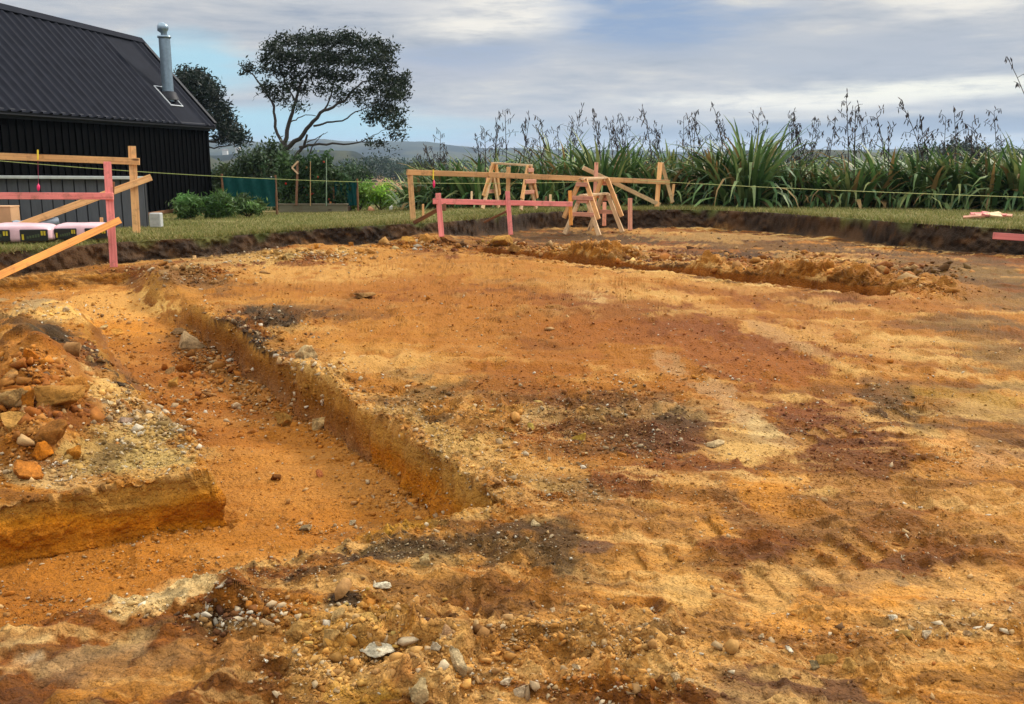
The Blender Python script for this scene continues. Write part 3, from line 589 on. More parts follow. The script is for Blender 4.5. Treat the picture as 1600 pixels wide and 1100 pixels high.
for (w0, sw, s0_, s1_, n_, sz) in ((1.92, .07, 4.2, 10.8, 520, 5.5), (2.10, .07, 3.9, 10.8, 620, 5.0), (.92, .06, 4.9, 9.0, 300, 5.0), (1.86, .13, 6.5, 10.8, 420, 6.5), (2.2, .15, 4, 11, 500, 4.5)):
    ss = rng.uniform(s0_, s1_, n_); wv = w0 + rng.normal(size=n_) * sw; xx = AX[0] * ss + BX[0] * wv; yy = AX[1] * ss + BX[1] * wv
    zz = macro(xx, yy)[0]; u_, v_ = proj(xx, yy, zz); gu.append(u_); gv.append(v_); gs.append(sz * np.exp(rng.normal(size=n_) * .5 - .3) * np.clip(7.5 / np.hypot(xx, yy), .6, 1.4)); gcol.append(np.array([lin(GC[c][rng.integers(len(GC[c]))]) for c in rng.choice(list('ttgwo'), n_)]) / EXPO)
for (q0, q1, n_, sz) in ((-1.9, .95, 420, 5.5),):          # along the near lip of the cross trench and at the foot of its far face
    for (sv_, sd_) in ((3.62, .07), (4.80, .05)):
        wv = rng.uniform(q0, 2.0 if sv_ < 4 else q1, n_); ss = sv_ - (.12 * np.clip(2.0 - wv, 0, 3) if sv_ < 4 else 0) + rng.normal(size=n_) * sd_; xx = AX[0] * ss + BX[0] * wv; yy = AX[1] * ss + BX[1] * wv
        zz = macro(xx, yy)[0]; u_, v_ = proj(xx, yy, zz); gu.append(u_); gv.append(v_); gs.append(sz * np.exp(rng.normal(size=n_) * .5 - .3)); gcol.append(np.array([lin(GC[c][rng.integers(len(GC[c]))]) for c in rng.choice(list('twwgt'), n_)]) / EXPO)
gu = np.concatenate(gu); gv = np.concatenate(gv); gs = np.concatenate(gs); gcol = np.concatenate(gcol)
ok = (gu > -60) & (gu < 1660) & (gv < 1120) & (gv > 360)
gu, gv, gs, gcol = gu[ok], gv[ok], gs[ok], gcol[ok]
gx, gy, gz, gt = px_ground(gu, gv)
ok = (np.hypot(gx, gy) < bank_r(np.arctan2(gx, gy)) - .05) & (gt < 24)
gx, gy, gz, gs, gcol, gt = gx[ok], gy[ok], gz[ok], gs[ok], gcol[ok], gt[ok]
gsz = gs * gt / F * .5
sc_ = soil_at(gx, gy); own = rng.random(len(gx)) < .62; gcol = np.where(own[:, None], np.clip(sc_ * rng.uniform(.75, 1.35, (len(gx), 1)), .01, .8), (.82 * gcol + .18 * sc_))
def rotm(a, b, c):
    ca, sa, cb, sb, cc, sc = np.cos(a), np.sin(a), np.cos(b), np.sin(b), np.cos(c), np.sin(c)
    Rz = np.stack([np.stack([ca, -sa, 0 * a], -1), np.stack([sa, ca, 0 * a], -1), np.stack([0 * a, 0 * a, 1 + 0 * a], -1)], -2)
    Ry = np.stack([np.stack([cb, 0 * a, sb], -1), np.stack([0 * a, 1 + 0 * a, 0 * a], -1), np.stack([-sb, 0 * a, cb], -1)], -2)
    Rx = np.stack([np.stack([1 + 0 * a, 0 * a, 0 * a], -1), np.stack([0 * a, cc, -sc], -1), np.stack([0 * a, sc, cc], -1)], -2)
    return Rz @ Ry @ Rx
n = len(gx)
# the biggest of the loose stones become things of their own, the rest one mass of gravel
order = np.argsort(-(gs * (1 + .25 * rng.random(n))))
AREAS = []
single = order[:0]
M_STONE = m_col('stone', .9, (.72, 1.25), 45, .6, .006, .25)
def gravel(name, ids):
    NBm = NB(); 
    V = []; Fc = []; Cc = []; off = 0
    k = rng.integers(len(small), size=len(ids)); R3 = rotm(rng.random(len(ids)) * 6.28, rng.normal(size=len(ids)) * .35, rng.normal(size=len(ids)) * .35)
    for q, i in enumerate(ids):
        s = gsz[i]; sc = np.array([s * rng.uniform(.8, 1.55), s * rng.uniform(.6, 1.0), s * rng.uniform(.45, .9)])
        big = gs[i] > 8.5
        sv, sf = (small2 if big else small)[k[q]]; v = (sv * sc) @ R3[q].T + (gx[i], gy[i], gz[i] + sc[2] * .25)
        V.append(v); Fc.append(sf + off); off += len(v); Cc.append(np.tile(gcol[i] * rng.uniform(.8, 1.15), (len(v), 1)))
    return mesh_np(name, np.concatenate(V), np.concatenate(Fc), M_STONE, np.concatenate(Cc))

M_CLOD = m_col('clay_clod', .95, (.7, 1.3), 30, 1.0, .02, .15, scale2=110)
# distinctive rocks: u, v, width px, height px, colour, label
rocks = [
    (297, 532, 44, 36, (190, 158, 120), 'largest pale grey-tan boulder on the trench floor, against its far right wall', 'boulder'),
    (268, 598, 26, 20, (206, 150, 72), 'squarish ochre stone standing alone on the trench floor below the boulder', 'rock'),
    (289, 574, 28, 16, (190, 118, 50), 'flat orange stone on the trench floor between the boulder and the squarish ochre stone', 'rock'),
    (266, 578, 22, 16, (206, 164, 112), 'rounded tan stone touching the flat orange stone on the trench floor', 'rock'),
    (447, 657, 32, 28, (196, 148, 76), 'ochre lump on the trench floor at the foot of the right wall, halfway along', 'rock'),
    (501, 742, 15, 14, (214, 134, 84), 'small salmon pink pebble alone in the middle of the near trench floor', 'pebble'),
    (430, 748, 18, 16, (132, 82, 38), 'dark brown clod on the near trench floor left of the salmon pebble', 'clod'),
    (478, 830, 20, 10, (170, 146, 112), 'flat grey stone near the lip of the cross trench', 'rock'),
    (551, 817, 13, 11, (224, 204, 170), 'small cream pebble on the trench floor just above the near lip', 'pebble'),
    (90, 622, 84, 44, (196, 138, 66), 'largest ochre slab lying on top of the left spoil heap', 'slab'),
    (76, 680, 62, 50, (172, 112, 50), 'big brown clod with an overhanging edge in the left spoil heap', 'clod'),
    (30, 664, 48, 30, (206, 154, 84), 'tan clod at the left edge of the photo, beside the big brown clod', 'clod'),
    (68, 704, 34, 30, (206, 122, 28), 'bright orange angular clod just below the big brown clod', 'clod'),
    (42, 734, 64, 26, (206, 128, 50), 'flat orange slab at the foot of the left spoil heap', 'slab'),
    (118, 604, 44, 34, (208, 142, 66), 'orange clod leaning behind the right end of the largest ochre slab', 'clod'),
    (50, 556, 26, 24, (204, 118, 30), 'bright orange clod at the top of the left spoil heap', 'clod'),
    (18, 590, 36, 22, (208, 150, 84), 'tan clod on the upper left slope of the left spoil heap', 'clod'),
    (112, 708, 32, 18, (192, 124, 40), 'brown-orange clod at the right foot of the left spoil heap', 'clod'),
    (20, 634, 40, 34, (186, 148, 96), 'dusty tan clod between the ochre slab and the photo edge', 'clod'),
    (44, 630, 34, 34, (200, 124, 40), 'orange clod under the left end of the largest ochre slab', 'clod'),
    (172, 635, 22, 14, (226, 204, 168), 'white stone on the crest right of the left spoil heap', 'rock'),
    (143, 562, 18, 20, (206, 166, 112), 'tan pointed stone beside the black soil stripe on the block', 'rock'),
    (196, 655, 30, 22, (186, 158, 142), 'lilac-grey stone in the white gravel on the block', 'rock'),
    (470, 994, 42, 38, (206, 158, 92), 'angular tan rock alone at the left of the near rubble', 'rock'),
    (520, 1003, 34, 28, (214, 172, 110), 'tan clod touching the right side of the angular tan rock', 'clod'),
    (548, 968, 38, 28, (212, 164, 98), 'tan clod at the back of the near rubble ridge', 'clod'),
    (528, 968, 24, 24, (216, 176, 118), 'smaller tan clod at the left end of the near rubble ridge', 'clod'),
    (580, 975, 30, 22, (216, 172, 100), 'ochre clod beside the tan clods of the near rubble ridge', 'clod'),
    (590, 1019, 58, 15, (238, 226, 204), 'long white stone lying crosswise in the near rubble', 'rock'),
    (713, 1036, 30, 50, (226, 200, 160), 'long cream stone pointing at the camera in the near rubble', 'rock'),
    (598, 915, 28, 13, (240, 228, 206), 'white flake sticking out of the back of the near rubble ridge', 'rock'),
    (682, 1030, 16, 18, (230, 214, 190), 'small white chip left of the long cream stone', 'pebble'),
    (700, 1003, 26, 20, (188, 146, 108), 'brownish pink stone at the head of the long cream stone', 'rock'),
    (650, 1085, 34, 44, (218, 190, 144), 'cream rock at the bottom edge of the photo', 'rock'),
    (790, 1075, 22, 14, (226, 204, 176), 'pale stone in the stone line at the bottom, left one of three', 'pebble'),
    (812, 1086, 22, 20, (224, 200, 170), 'pale stone at the bottom edge, right end of the stone line', 'pebble'),
    (902, 1056, 16, 15, (226, 200, 164), 'rounded pale pebble between the two near rubble patches', 'pebble'),
    (1058, 1064, 20, 18, (218, 186, 144), 'rounded tan stone in the right rubble patch, left of a pair', 'rock'),
    (1074, 1072, 18, 16, (214, 180, 136), 'rounded tan stone in the right rubble patch, right of a pair', 'rock'),
    (1412, 999, 32, 16, (172, 134, 72), 'flat olive stone in the row of stones at lower right', 'rock'),
    (1445, 995, 16, 11, (230, 208, 178), 'white stone right of the flat olive stone', 'pebble'),
    (1394, 975, 14, 10, (236, 222, 200), 'white pebble behind the flat olive stone', 'pebble'),
    (1292, 1028, 32, 22, (164, 126, 64), 'dark olive lump in the row of stones at lower right', 'rock'),
    (1274, 1036, 18, 16, (150, 130, 96), 'grey stone leaning on the dark olive lump', 'rock'),
    (1330, 1040, 22, 24, (206, 158, 88), 'tan cracked stone right of the dark olive lump', 'rock'),
    (1231, 1019, 14, 10, (238, 224, 206), 'bright white pebble above the purple-brown stain', 'pebble'),
    (1190, 995, 11, 10, (222, 196, 160), 'cream pebble on the smooth dirt behind the bright white pebble', 'pebble'),
    (1512, 1000, 14, 10, (216, 182, 140), 'tan pebble farthest right in the row of stones at lower right', 'pebble'),
    (836, 819, 18, 11, (220, 192, 150), 'cream stone on the dark dirt right of the trench corner', 'pebble'),
    (661, 881, 19, 17, (206, 178, 128), 'rounded tan stone on the dark soil near the trench lip', 'rock'),
    (540, 889, 12, 8, (230, 210, 184), 'small white pebble on the dark soil, left of the rounded tan stone', 'pebble'),
    (906, 684, 24, 16, (206, 166, 72), 'yellow stone in the gravel right of the trench', 'rock'),
    (796, 672, 26, 14, (196, 150, 82), 'ochre stone in the gravel above the trench corner', 'rock'),
    (831, 666, 14, 12, (214, 184, 96), 'pale yellow pebble between the ochre and the yellow stones', 'pebble'),
    (910, 706, 15, 8, (214, 190, 146), 'flat cream pebble just below the yellow stone', 'pebble'),
    (479, 583, 32, 30, (222, 192, 146), 'cream lump at the brink of the trench, farther of two', 'rock'),
    (497, 602, 30, 24, (216, 180, 126), 'cream-ochre lump at the brink of the trench, nearer of two', 'rock'),
    (570, 463, 34, 9, (172, 128, 78), 'low crust of clay lying flat in the middle of the dug platform', 'clod'),
    (1120, 690, 26, 12, (214, 184, 142), 'flat pale stone at the edge of the cream clay patch', 'rock'),
    (640, 377, 26, 12, (206, 150, 70), 'flat tan rock in the heap before the left pink post', 'rock'),
    (668, 374, 27, 17, (196, 138, 66), 'tallest ochre rock in the heap before the left pink post', 'rock'),
    (697, 375, 26, 16, (166, 112, 62), 'brown rock in the heap right at the foot of the left pink post', 'rock'),
    (786, 380, 42, 20, (200, 148, 74), 'large ochre clod at the left end of the far trench spoil', 'clod'),
    (806, 388, 22, 14, (190, 138, 76), 'brown clod touching the right side of the large ochre clod', 'clod'),
    (618, 388, 16, 8, (220, 190, 140), 'small cream rock at the left of the heap by the pink post', 'rock'),
    (718, 384, 14, 9, (120, 88, 58), 'dark clod right of the heap by the pink post', 'clod'),
    (1236, 420, 30, 14, (202, 154, 92), 'pale ochre clod on the ridge behind the far trench', 'clod'),
    (1318, 412, 24, 13, (160, 106, 62), 'reddish brown clod on the ridge behind the far trench', 'clod'),
    (1348, 420, 28, 16, (176, 118, 56), 'brown-orange clod near the right end of the far trench ridge', 'clod'),
    (1382, 424, 24, 17, (190, 146, 92), 'tan clod at the right end of the far trench ridge', 'clod'),
    (1100, 402, 34, 12, (206, 150, 84), 'ochre clod on the middle of the ridge behind the far trench', 'clod'),
    (450, 402, 22, 12, (214, 178, 118), 'tan rock on the crumbly ridge along the dark bank', 'rock'),
    (290, 420, 20, 14, (216, 184, 130), 'cream rock at the far left corner of the platform, by the pink post foot', 'rock'),
    (262, 412, 14, 10, (176, 156, 128), 'grey rock at the foot of the bank beside the left pink post', 'rock'),
    (160, 512, 20, 12, (226, 194, 138), 'cream stone at the left brink of the far trench reach', 'rock'),
    (186, 521, 22, 12, (212, 150, 70), 'ochre stone in the middle of the far trench reach', 'rock'),
    (280, 520, 26, 10, (146, 112, 76), 'flat brown stone behind the largest boulder', 'rock'),
    (188, 604, 12, 8, (70, 56, 44), 'black clod on the trench floor at the foot of the black stripe', 'clod'),
]
variants = [rockshape(I4, 13, 300 + i, .13) for i in range(16)]
taken_xy = []
def make_rock(u, v, wpx, hpx, colr, label, cat, seed, name='rock', group=None):
    x, y, z, t = [float(a[0]) for a in px_ground([u], [v + hpx * .30])]
    sx = wpx * t / F * .53; sz = hpx * t / F * .60
    r = np.random.default_rng(seed)
    vs = variants[seed % len(variants)] * np.array([sx, sx * r.uniform(.65, .9), sz])
    an = r.uniform(-.35, .35); c, s = math.cos(an), math.sin(an)
    vs = vs @ np.array([[c, -s, 0], [s, c, 0], [0, 0, 1]]).T
    bc = lin(colr) / EXPO * np.array([1, .98, .85])
    k = .45 + .6 * n3(vs[:, 0] / sx * 1.7 + seed, vs[:, 1] / sx * 1.7, vs[:, 2] / sx * 1.7) + .5 * n3(vs[:, 0] / sx * 6 + seed, vs[:, 1] / sx * 6, vs[:, 2] / sx * 6)
    cols = bc * k[:, None]
    o = mesh_np(name, vs, I4[1], M_CLOD, cols, smooth=False)
    o.location = (x, y, z + sz * .30)
    tag(o, label, cat, group); taken_xy.append((x, y)); return o
for i, (u, v, wp, hp_, c, lb, ct) in enumerate(rocks):
    make_rock(u, v, wp, hp_, c, lb, ct, i + 1, name=ct)
# the larger pebbles by area; nothing in the photo tells those of one area apart
areas = [(380, 965, 90, 40, 'pale gravel stone in the white pile along the near trench lip', 'stones along the near trench lip', 34),
         (880, 1010, 240, 90, 'loose stone in the crumbly rubble at the bottom of the photo', 'stones in the bottom rubble', 50),
         (580, 1010, 130, 90, 'loose tan stone in the ridge of rubble left of the bottom centre', 'stones in the rubble ridge', 36),
         (200, 650, 120, 70, 'white gravel stone on the block between the trench and the left heap', 'stones on the left block', 40),
         (350, 590, 90, 90, 'grey stone fallen on the trench floor below the right wall', 'stones under the trench wall', 24),
         (850, 670, 220, 80, 'small stone in the dark gravelly dirt right of the trench', 'stones right of the trench', 34),
         (1380, 985, 240, 60, 'small stone in the scattered row at the lower right', 'stones at the lower right', 22)]
used = np.zeros(n, bool)
for (u, v, ru, rv, lb, grp, cnt) in areas:
    e = ((gu[ok] - u) / ru) ** 2 + ((gv[ok] - v) / rv) ** 2 if False else None
pu, pv = proj(gx, gy, gz)
for (u, v, ru, rv, lb, grp, cnt) in areas:
    inside = np.where((((pu - u) / ru) ** 2 + ((pv - v) / rv) ** 2 < 1) & ~used)[0]
    inside = inside[np.argsort(-gs[inside])][:cnt]
    for i in inside:
        used[i] = True; kk = rng.integers(len(variants))
        s = gsz[i] * 1.05; hv, hf = hull(500 + int(i) % 90, 11); vs = hv * (s * rng.uniform(.9, 1.5), s * rng.uniform(.6, 1), s * rng.uniform(.5, .9))
        o = mesh_np('stone', vs, hf, M_STONE, np.tile(gcol[i], (len(vs), 1)))
        o.location = (gx[i], gy[i], gz[i] + s * .28); o.rotation_euler = (rng.normal() * .2, rng.normal() * .2, rng.random() * 6.28)
        tag(o, lb, 'stone', grp)
g = gravel('gravel', np.where(~used)[0]); tag(g, kind='stuff')
print('stones', n)
# ------------------------------------------------------------------ timber
A3 = lambda r, g, b, e=1.15: tuple(float(x) for x in alb((r, g, b), e))
M_PINE = m_wood('raw_pine', A3(236, 180, 116), A3(206, 138, 76))
M_PALE = m_wood('pale_pine', A3(240, 204, 156), A3(214, 164, 112))
M_ORNG = m_wood('wet_pine', A3(236, 160, 70), A3(196, 110, 36))
M_PINK = m_wood('pink_primed_timber', A3(236, 138, 130), A3(206, 100, 94))
M_PPINK = m_wood('pink_tinged_timber', A3(222, 158, 128), A3(178, 108, 84))
M_BRN = m_wood('brown_weathered_timber', A3(140, 96, 62), A3(92, 60, 38))
def board(name, p0, p1, wide, thick, mat, parent=None, face=(0, -1, 0), label=None, bev=.004):
    """a stick from p0 to p1; its wide side looks towards 'face'"""
    p0, p1 = Vector(p0), Vector(p1); d = p1 - p0; L = d.length; d.normalize()
    nrm = Vector(face); nrm = (nrm - d * nrm.dot(d)).normalized(); up = nrm.cross(d)
    bm = bmesh.new(); add_box(bm, (-L / 2, -thick / 2, -wide / 2), (L / 2, thick / 2, wide / 2), bevel=bev)
    o = bm_obj(name, bm, mat)
    c = (p0 + p1) / 2
    Mw = Matrix((d, -nrm, -up)).transposed().to_4x4()
    if Mw.to_3x3().determinant() < 0: Mw = Matrix((d, -nrm, up)).transposed().to_4x4()
    Mw.translation = c
    if parent:
        o.parent = parent; o.matrix_basis = parent.matrix_basis.inverted() @ Mw
    else: o.matrix_basis = Mw
    if label: o['label'] = label
    return o
def bpx(name, a, b, ta, tb, wpx, mat, parent=None, thick=.045, face=None, label=None):
    p0, p1 = P(*a, ta), P(*b, tb); t = (ta + tb) / 2
    f = face or (Vector((0, 0, CAMZ)) - (p0 + p1) / 2).normalized()
    return board(name, p0, p1, wpx * t / F, thick, mat, parent, f, label)

def depth_on(u, v):
    return float(px_ground([u], [v])[3][0])
def root(name, u, v, t, label, cat, group=None):
    p = P(u, v, t); return tag(empty(name, p), label, cat, group)

# left raw-pine profile on the lawn
tb = 16.6
r = root('profile_frame', 212, 366, tb, 'raw pine set-out frame on the left lawn with a sloping brace', 'set-out frame')
bpx('post', (206, 229), (214, 372), tb, tb, 11.5, M_PINE, r, .09)
bpx('rail', (-260, 234), (218, 252.5), tb - .08, tb - .08, 10.5, M_PINE, r, .04)
bpx('brace', (236, 277), (-130, 412), tb + .10, 14.3, 11, M_PINE, r, .04)
bpx('post', (-200, 226), (-200, 388), tb, tb, 11.5, M_PINE, r, .09)
LRAIL = tb
# left pink profile
tk = 14.1
r = root('profile_frame', 177, 414, tk, 'pink painted set-out frame at the left with an orange brace', 'set-out frame')
bpx('post', (167.5, 253), (178, 418), tk, tk, 11.5, M_PINK, r, .05)
bpx('rail', (-300, 305), (177, 306.5), tk - .06, tk - .06, 10.6, M_PINK, r, .04)
bpx('brace', (187, 344), (-70, 462), tk - .12, 11.8, 11.5, M_ORNG, r, .045, label='wet orange pine brace')
bpx('post', (-180, 250), (-184, 440), tk, tk, 11.5, M_PINK, r, .05)
bpx('stiffener', (176, 284), (173, 372), tk + .10, tk + .10, 6, M_BRN, r, .04, label='brown weathered stiffener behind the post')
def stake(a, b, t, wpx, mat, label, thick=.04):
    o = bpx('stake', a, b, t, t, wpx, mat, None, thick); return tag(o, label, 'stake')
stake((158.5, 340), (160, 384), 15.4, 5, M_PINE, 'short pine stake in the lawn just left of the pink post')
# centre raw-pine profile
tl, tr_ = 18.6, 23.0
def tc_(u): return 1 / ((1 / tl) + (u - 641) / (1030 - 641) * (1 / tr_ - 1 / tl))
r = root('profile_frame', 645, 345, tl, 'long raw pine set-out frame across the middle of the far lawn edge', 'set-out frame')
bpx('post', (640, 266), (646, 349), tl, tl, 8.6, M_PINE, r, .09)
bpx('rail', (635.5, 269.2), (768, 273.5), tl - .10, tc_(768) - .10, 8.2, M_PINE, r, .04, face=(0, -1, .05))
bpx('rail', (763, 273.2), (1046, 284.8), tc_(763) - .14, tc_(1046) - .14, 7.6, M_PINE, r, .04, face=(0, -1, .05))
bpx('post', (794.5, 261), (793, 330), tc_(794) + .02, tc_(794) + .02, 6.5, M_PINE, r, .05)
bpx('post', (932, 254), (929, 322), tc_(931) + .02, tc_(931) + .02, 6.2, M_PPINK, r, .05)
bpx('post', (1031.5, 254), (1026, 323), tr_, tr_, 7, M_PINE, r, .05)
bpx('brace', (911, 262), (1031, 320), tc_(931) + .15, tr_ + .05, 6.4, M_PALE, r, .05)
bpx('brace', (1034, 255), (1051, 316), tr_ + .06, tr_ + .5, 5.6, M_PALE, r, .045)
bpx('peg', (1053, 288), (1049, 318), tr_ + .55, tr_ + .55, 4.2, M_PINE, r, .04)
# centre pink profile
ta = 17.0; tz = 19.2
r = root('profile_frame', 686, 365, ta, 'pink painted set-out frame standing before the centre pine frame', 'set-out frame')
bpx('post', (684.5, 302), (690, 370), ta, ta, 8.4, M_PINK, r, .05)
bpx('rail', (677, 314.5), (894, 319), ta - .07, tz - .07, 8.0, M_PINK, r, .04, face=(0, -1, .05))
bpx('post', (793, 299), (798, 367), 18.0, 18.0, 7.2, M_PINK, r, .05)
bpx('post', (890.5, 298), (892, 352), tz, tz, 6, M_ORNG, r, .05, label='orange unpainted end post')
bpx('brace', (689, 325), (647, 348), ta + .12, ta + 1.0, 6.2, M_BRN, r, .04, label='brown weathered brace')
bpx('brace', (792, 330), (757, 347), 18.15, 18.9, 3.5, M_BRN, r, .04, label='thin brown weathered brace')
bpx('block', (694, 318), (694, 329), ta + .08, ta + .08, 6, M_BRN, r, .05)
# loose stakes
stake((661, 319), (661.5, 346), 18.9, 3.6, M_PINE, 'short pine stake on the lawn between the first pine post and the pink post')
stake((984.5, 310), (984.5, 360), 20.6, 7, M_PPINK, 'lone pinkish stake standing in the dug floor right of the sawhorses', .09)
stake((944.5, 316), (944, 353), 21.2, 6, M_PPINK, 'pinkish stake half hidden behind the right leg of the sawhorses', .06)
stake((737, 299), (737, 313), 22.5, 3.2, M_PALE, 'thin pale peg on the lawn above the pink rail', .03)
stake((860, 304), (860, 317), 23.2, 4.0, M_PALE, 'stubby pale peg on the lawn left of the orange end post', .04)
stake((853, 307), (853, 318), 23.6, 3.6, M_BRN, 'stubby brown peg beside the stubby pale peg', .04)
# right pink rail
tq = 12.6
r = root('profile_frame', 1690, 440, tq, 'pale pink rail of a low set-out frame entering at the right edge', 'set-out frame')
bpx('rail', (1552, 368.3), (1900, 391), tq, tq - .2, 10.5, M_PINK, r, .045)
bpx('post', (1700, 350), (1702, 440), tq + .06, tq + .06, 12, M_PINK, r, .05)
bpx('post', (1870, 365), (1872, 460), tq - .1, tq - .1, 12, M_PINK, r, .05)

# sawhorses
def sawhorse(base, ang, label, h=.80, L=.95, S=.62, top=True, mats=(None,) * 3, lean=(0, 0)):
    """base: ground point under the middle; ang: heading of the beam"""
    rt = tag(empty('sawhorse', base, ang), label, 'sawhorse', 'sawhorses on site')
    rt.rotation_euler = (lean[0], lean[1], ang)
    bpy.context.view_layer.update()
    Mw = rt.matrix_basis.copy()
    W = lambda x, y, z: Mw @ Vector((x, y, z))
    fx = (Mw.to_3x3() @ Vector((0, -1, 0)))
    mb, ml, mr = mats
    board('beam', W(-L / 2 - .04, 0, h), W(L / 2 + .04, 0, h), .10, .045, mb, rt, face=Mw.to_3x3() @ Vector((0, 0, 1)))
    for sx in (-1, 1):
        for sy in (-1, 1):
            x0 = sx * (L / 2 - .03)
            board('leg', W(x0 + sx * .05 * 0, sy * .055, h - .005), W(x0 + sx * .05, sy * S / 2, 0), .09, .045, ml, rt, face=Mw.to_3x3() @ Vector((sx, 0, 0)))
        for fz, k in ((.52, .8), (.86, .9)):
            wv = S / 2 * (1 - fz) * 1.0 + .075
            x1 = sx * (L / 2 + .012 + .03 * (1 - fz))
            board('rail', W(x1, -wv, h * fz), W(x1, wv, h * fz), .085, .028, mr, rt, face=Mw.to_3x3() @ Vector((sx, 0, 0)))
    return rt
def stack(u, v, t, ang, dz, labels, lean=(0, 0), drift=(0, 0), h=.8, S=.62, L=.95):
    p = P(u, v, t)
    for i, lb in enumerate(labels):
        q = p + Vector((drift[0] * i, drift[1] * i, dz * i))
        sawhorse(q, ang, lb, h, L, S, mats=(M_PALE, M_PALE if i == 0 else M_PINE, M_PPINK), lean=(lean[0] * i, lean[1] * i))
stack(928, 364, 20.2, R(58), .33, ['lower sawhorse of the stack on the dug floor before the centre frame', 'upper sawhorse nested on the one on the dug floor'], drift=(-.02, .0), S=.80, L=1.05)
stack(796, 326, 21.6, R(-30), .26, ['lower sawhorse of the stack on the lawn behind the centre frame', 'upper sawhorse nested on the one standing on the lawn'], lean=(0, .05), drift=(.02, 0), h=.72, S=.70)

# scraps of timber on the lawn
def scraps(u, v, t, n, ru, label, mats, seed):
    rr = random.Random(seed); g0 = px_ground([u], [v])
    t = float(g0[3][0])
    for i in range(n):
        du = rr.uniform(-ru, ru); dv = rr.uniform(-3, 2)
        x, y, z, tt = [float(a[0]) for a in px_ground([u + du], [v + dv])]
        L = rr.uniform(.16, .42); a = rr.uniform(-.9, .9)
        p = Vector((x, y, z + .05 + .05 * rr.random() * (1 - abs(du) / ru)))
        d = Vector((math.cos(a), math.sin(a), rr.uniform(-.12, .12))) * L / 2
        o = board('timber_offcut', p - d, p + d, rr.uniform(.06, .1), .04, rr.choice(mats), None, (0, -.4, .9))
        tag(o, label, 'offcut', label.split(' among ')[-1].split(' in ')[-1])
scraps(1545, 343, 17, 14, 26, 'short pink sawn offcut in the scrap pile on the right lawn edge', [M_PINK, M_PPINK, M_PALE], 3)
scraps(740, 322, 20, 12, 30, 'short pink sawn offcut in the scatter behind the centre pink rail', [M_PINK, M_PPINK, M_PALE], 5)

# ------------------------------------------------------------------ string lines and plumb bobs
M_STR = m_plain('yellow_string', A3(186, 196, 120), .7, var=.05)
M_NEON = m_plain('neon_pink_plastic', A3(240, 30, 104), .4, var=.05)
M_YEL = m_plain('yellow_marking', A3(236, 206, 40), .6, var=.05)
def string(name, pts, rad, label, mat=M_STR):
    v, f = tube_np(pts, [rad] * len(pts), 5)
    return tag(mesh_np(name, v, f, mat), label, 'string line')
def sag(a, b, ta, tb, k, n=24):
    p0, p1 = P(*a, ta), P(*b, tb)
    return [p0.lerp(p1, i / n) + Vector((0, 0, -k * 4 * (i / n) * (1 - i / n))) for i in range(n + 1)]
string('string_line', sag((-260, 226), (1000, 281), 16.4, tc_(1000) - .2, .30), .0052, 'thin yellow-green string stretched from the left frame to the centre pine frame')
string('string_line', sag((1000, 282), (1720, 312), tc_(1000) - .2, 13.2, .03), .0050, 'thin yellow-green string running from the centre pine frame out to the right')
def plumb(u, v0, v1, vb, t, label, wpx):
    rt = tag(empty('plumb_bob', P(u, v0, t)), label, 'plumb bob'); o0 = P(u, v0, t)
    v, f = tube_np([P(u, v0 - 4, t), P(u + 1, v1, t)], [.004] * 2, 5)
    mesh_np('cord', np.array(v) - np.array(o0), f, m_plain('red_cord', A3(150, 40, 70), .8), parent=rt)
    L0, L1 = P(u + 1, v1, t), P(u + 1, vb, t); pts = [L0.lerp(L1, k) for k in (0, .12, .3, .6, .9, 1.0)]
    rr = wpx * t / F / 2
    v, f = tube_np(pts, [rr * k for k in (.25, .45, .95, 1.0, .55, .12)], 10)
    mesh_np('bob', np.array(v) - np.array(o0), f, M_NEON, parent=rt, smooth=True)
    v, f = tube_np([P(u, v0 - 7, t), P(u, v0 + 9, t)], [.014, .014], 6)
    mesh_np('knot', np.array(v) - np.array(o0), f, M_YEL, parent=rt)
plumb(59, 241, 287, 299, LRAIL - .16, 'neon pink plumb bob hanging from the left pine rail on a red cord', 5)
plumb(677, 272, 280.5, 294, tl - .02, 'neon pink plumb bob hanging behind the centre pine rail', 4)

# ------------------------------------------------------------------ barn
M_ROOF = m_plain('charcoal_sheet_metal', A3(30, 32, 40, 1.1), .7, 0.0, 3, .25, spec=.05, tint=(.62, .68, .82))
M_CLAD = m_plain('black_stained_boards', A3(4, 5, 9, 1.0), .9, 0.0, 6, .5, spec=.02, stretch=(6, 6, .5), tint=(.3, .4, .6))
M_TRIM = m_plain('black_trim', A3(20, 22, 30, 1.0), .6, spec=.3)
M_STEEL = m_plain('galvanised_steel', A3(150, 170, 184, 1.2), .32, .55, 10, .15)
tcor = 32.0
cor = P(330, 192, tcor)
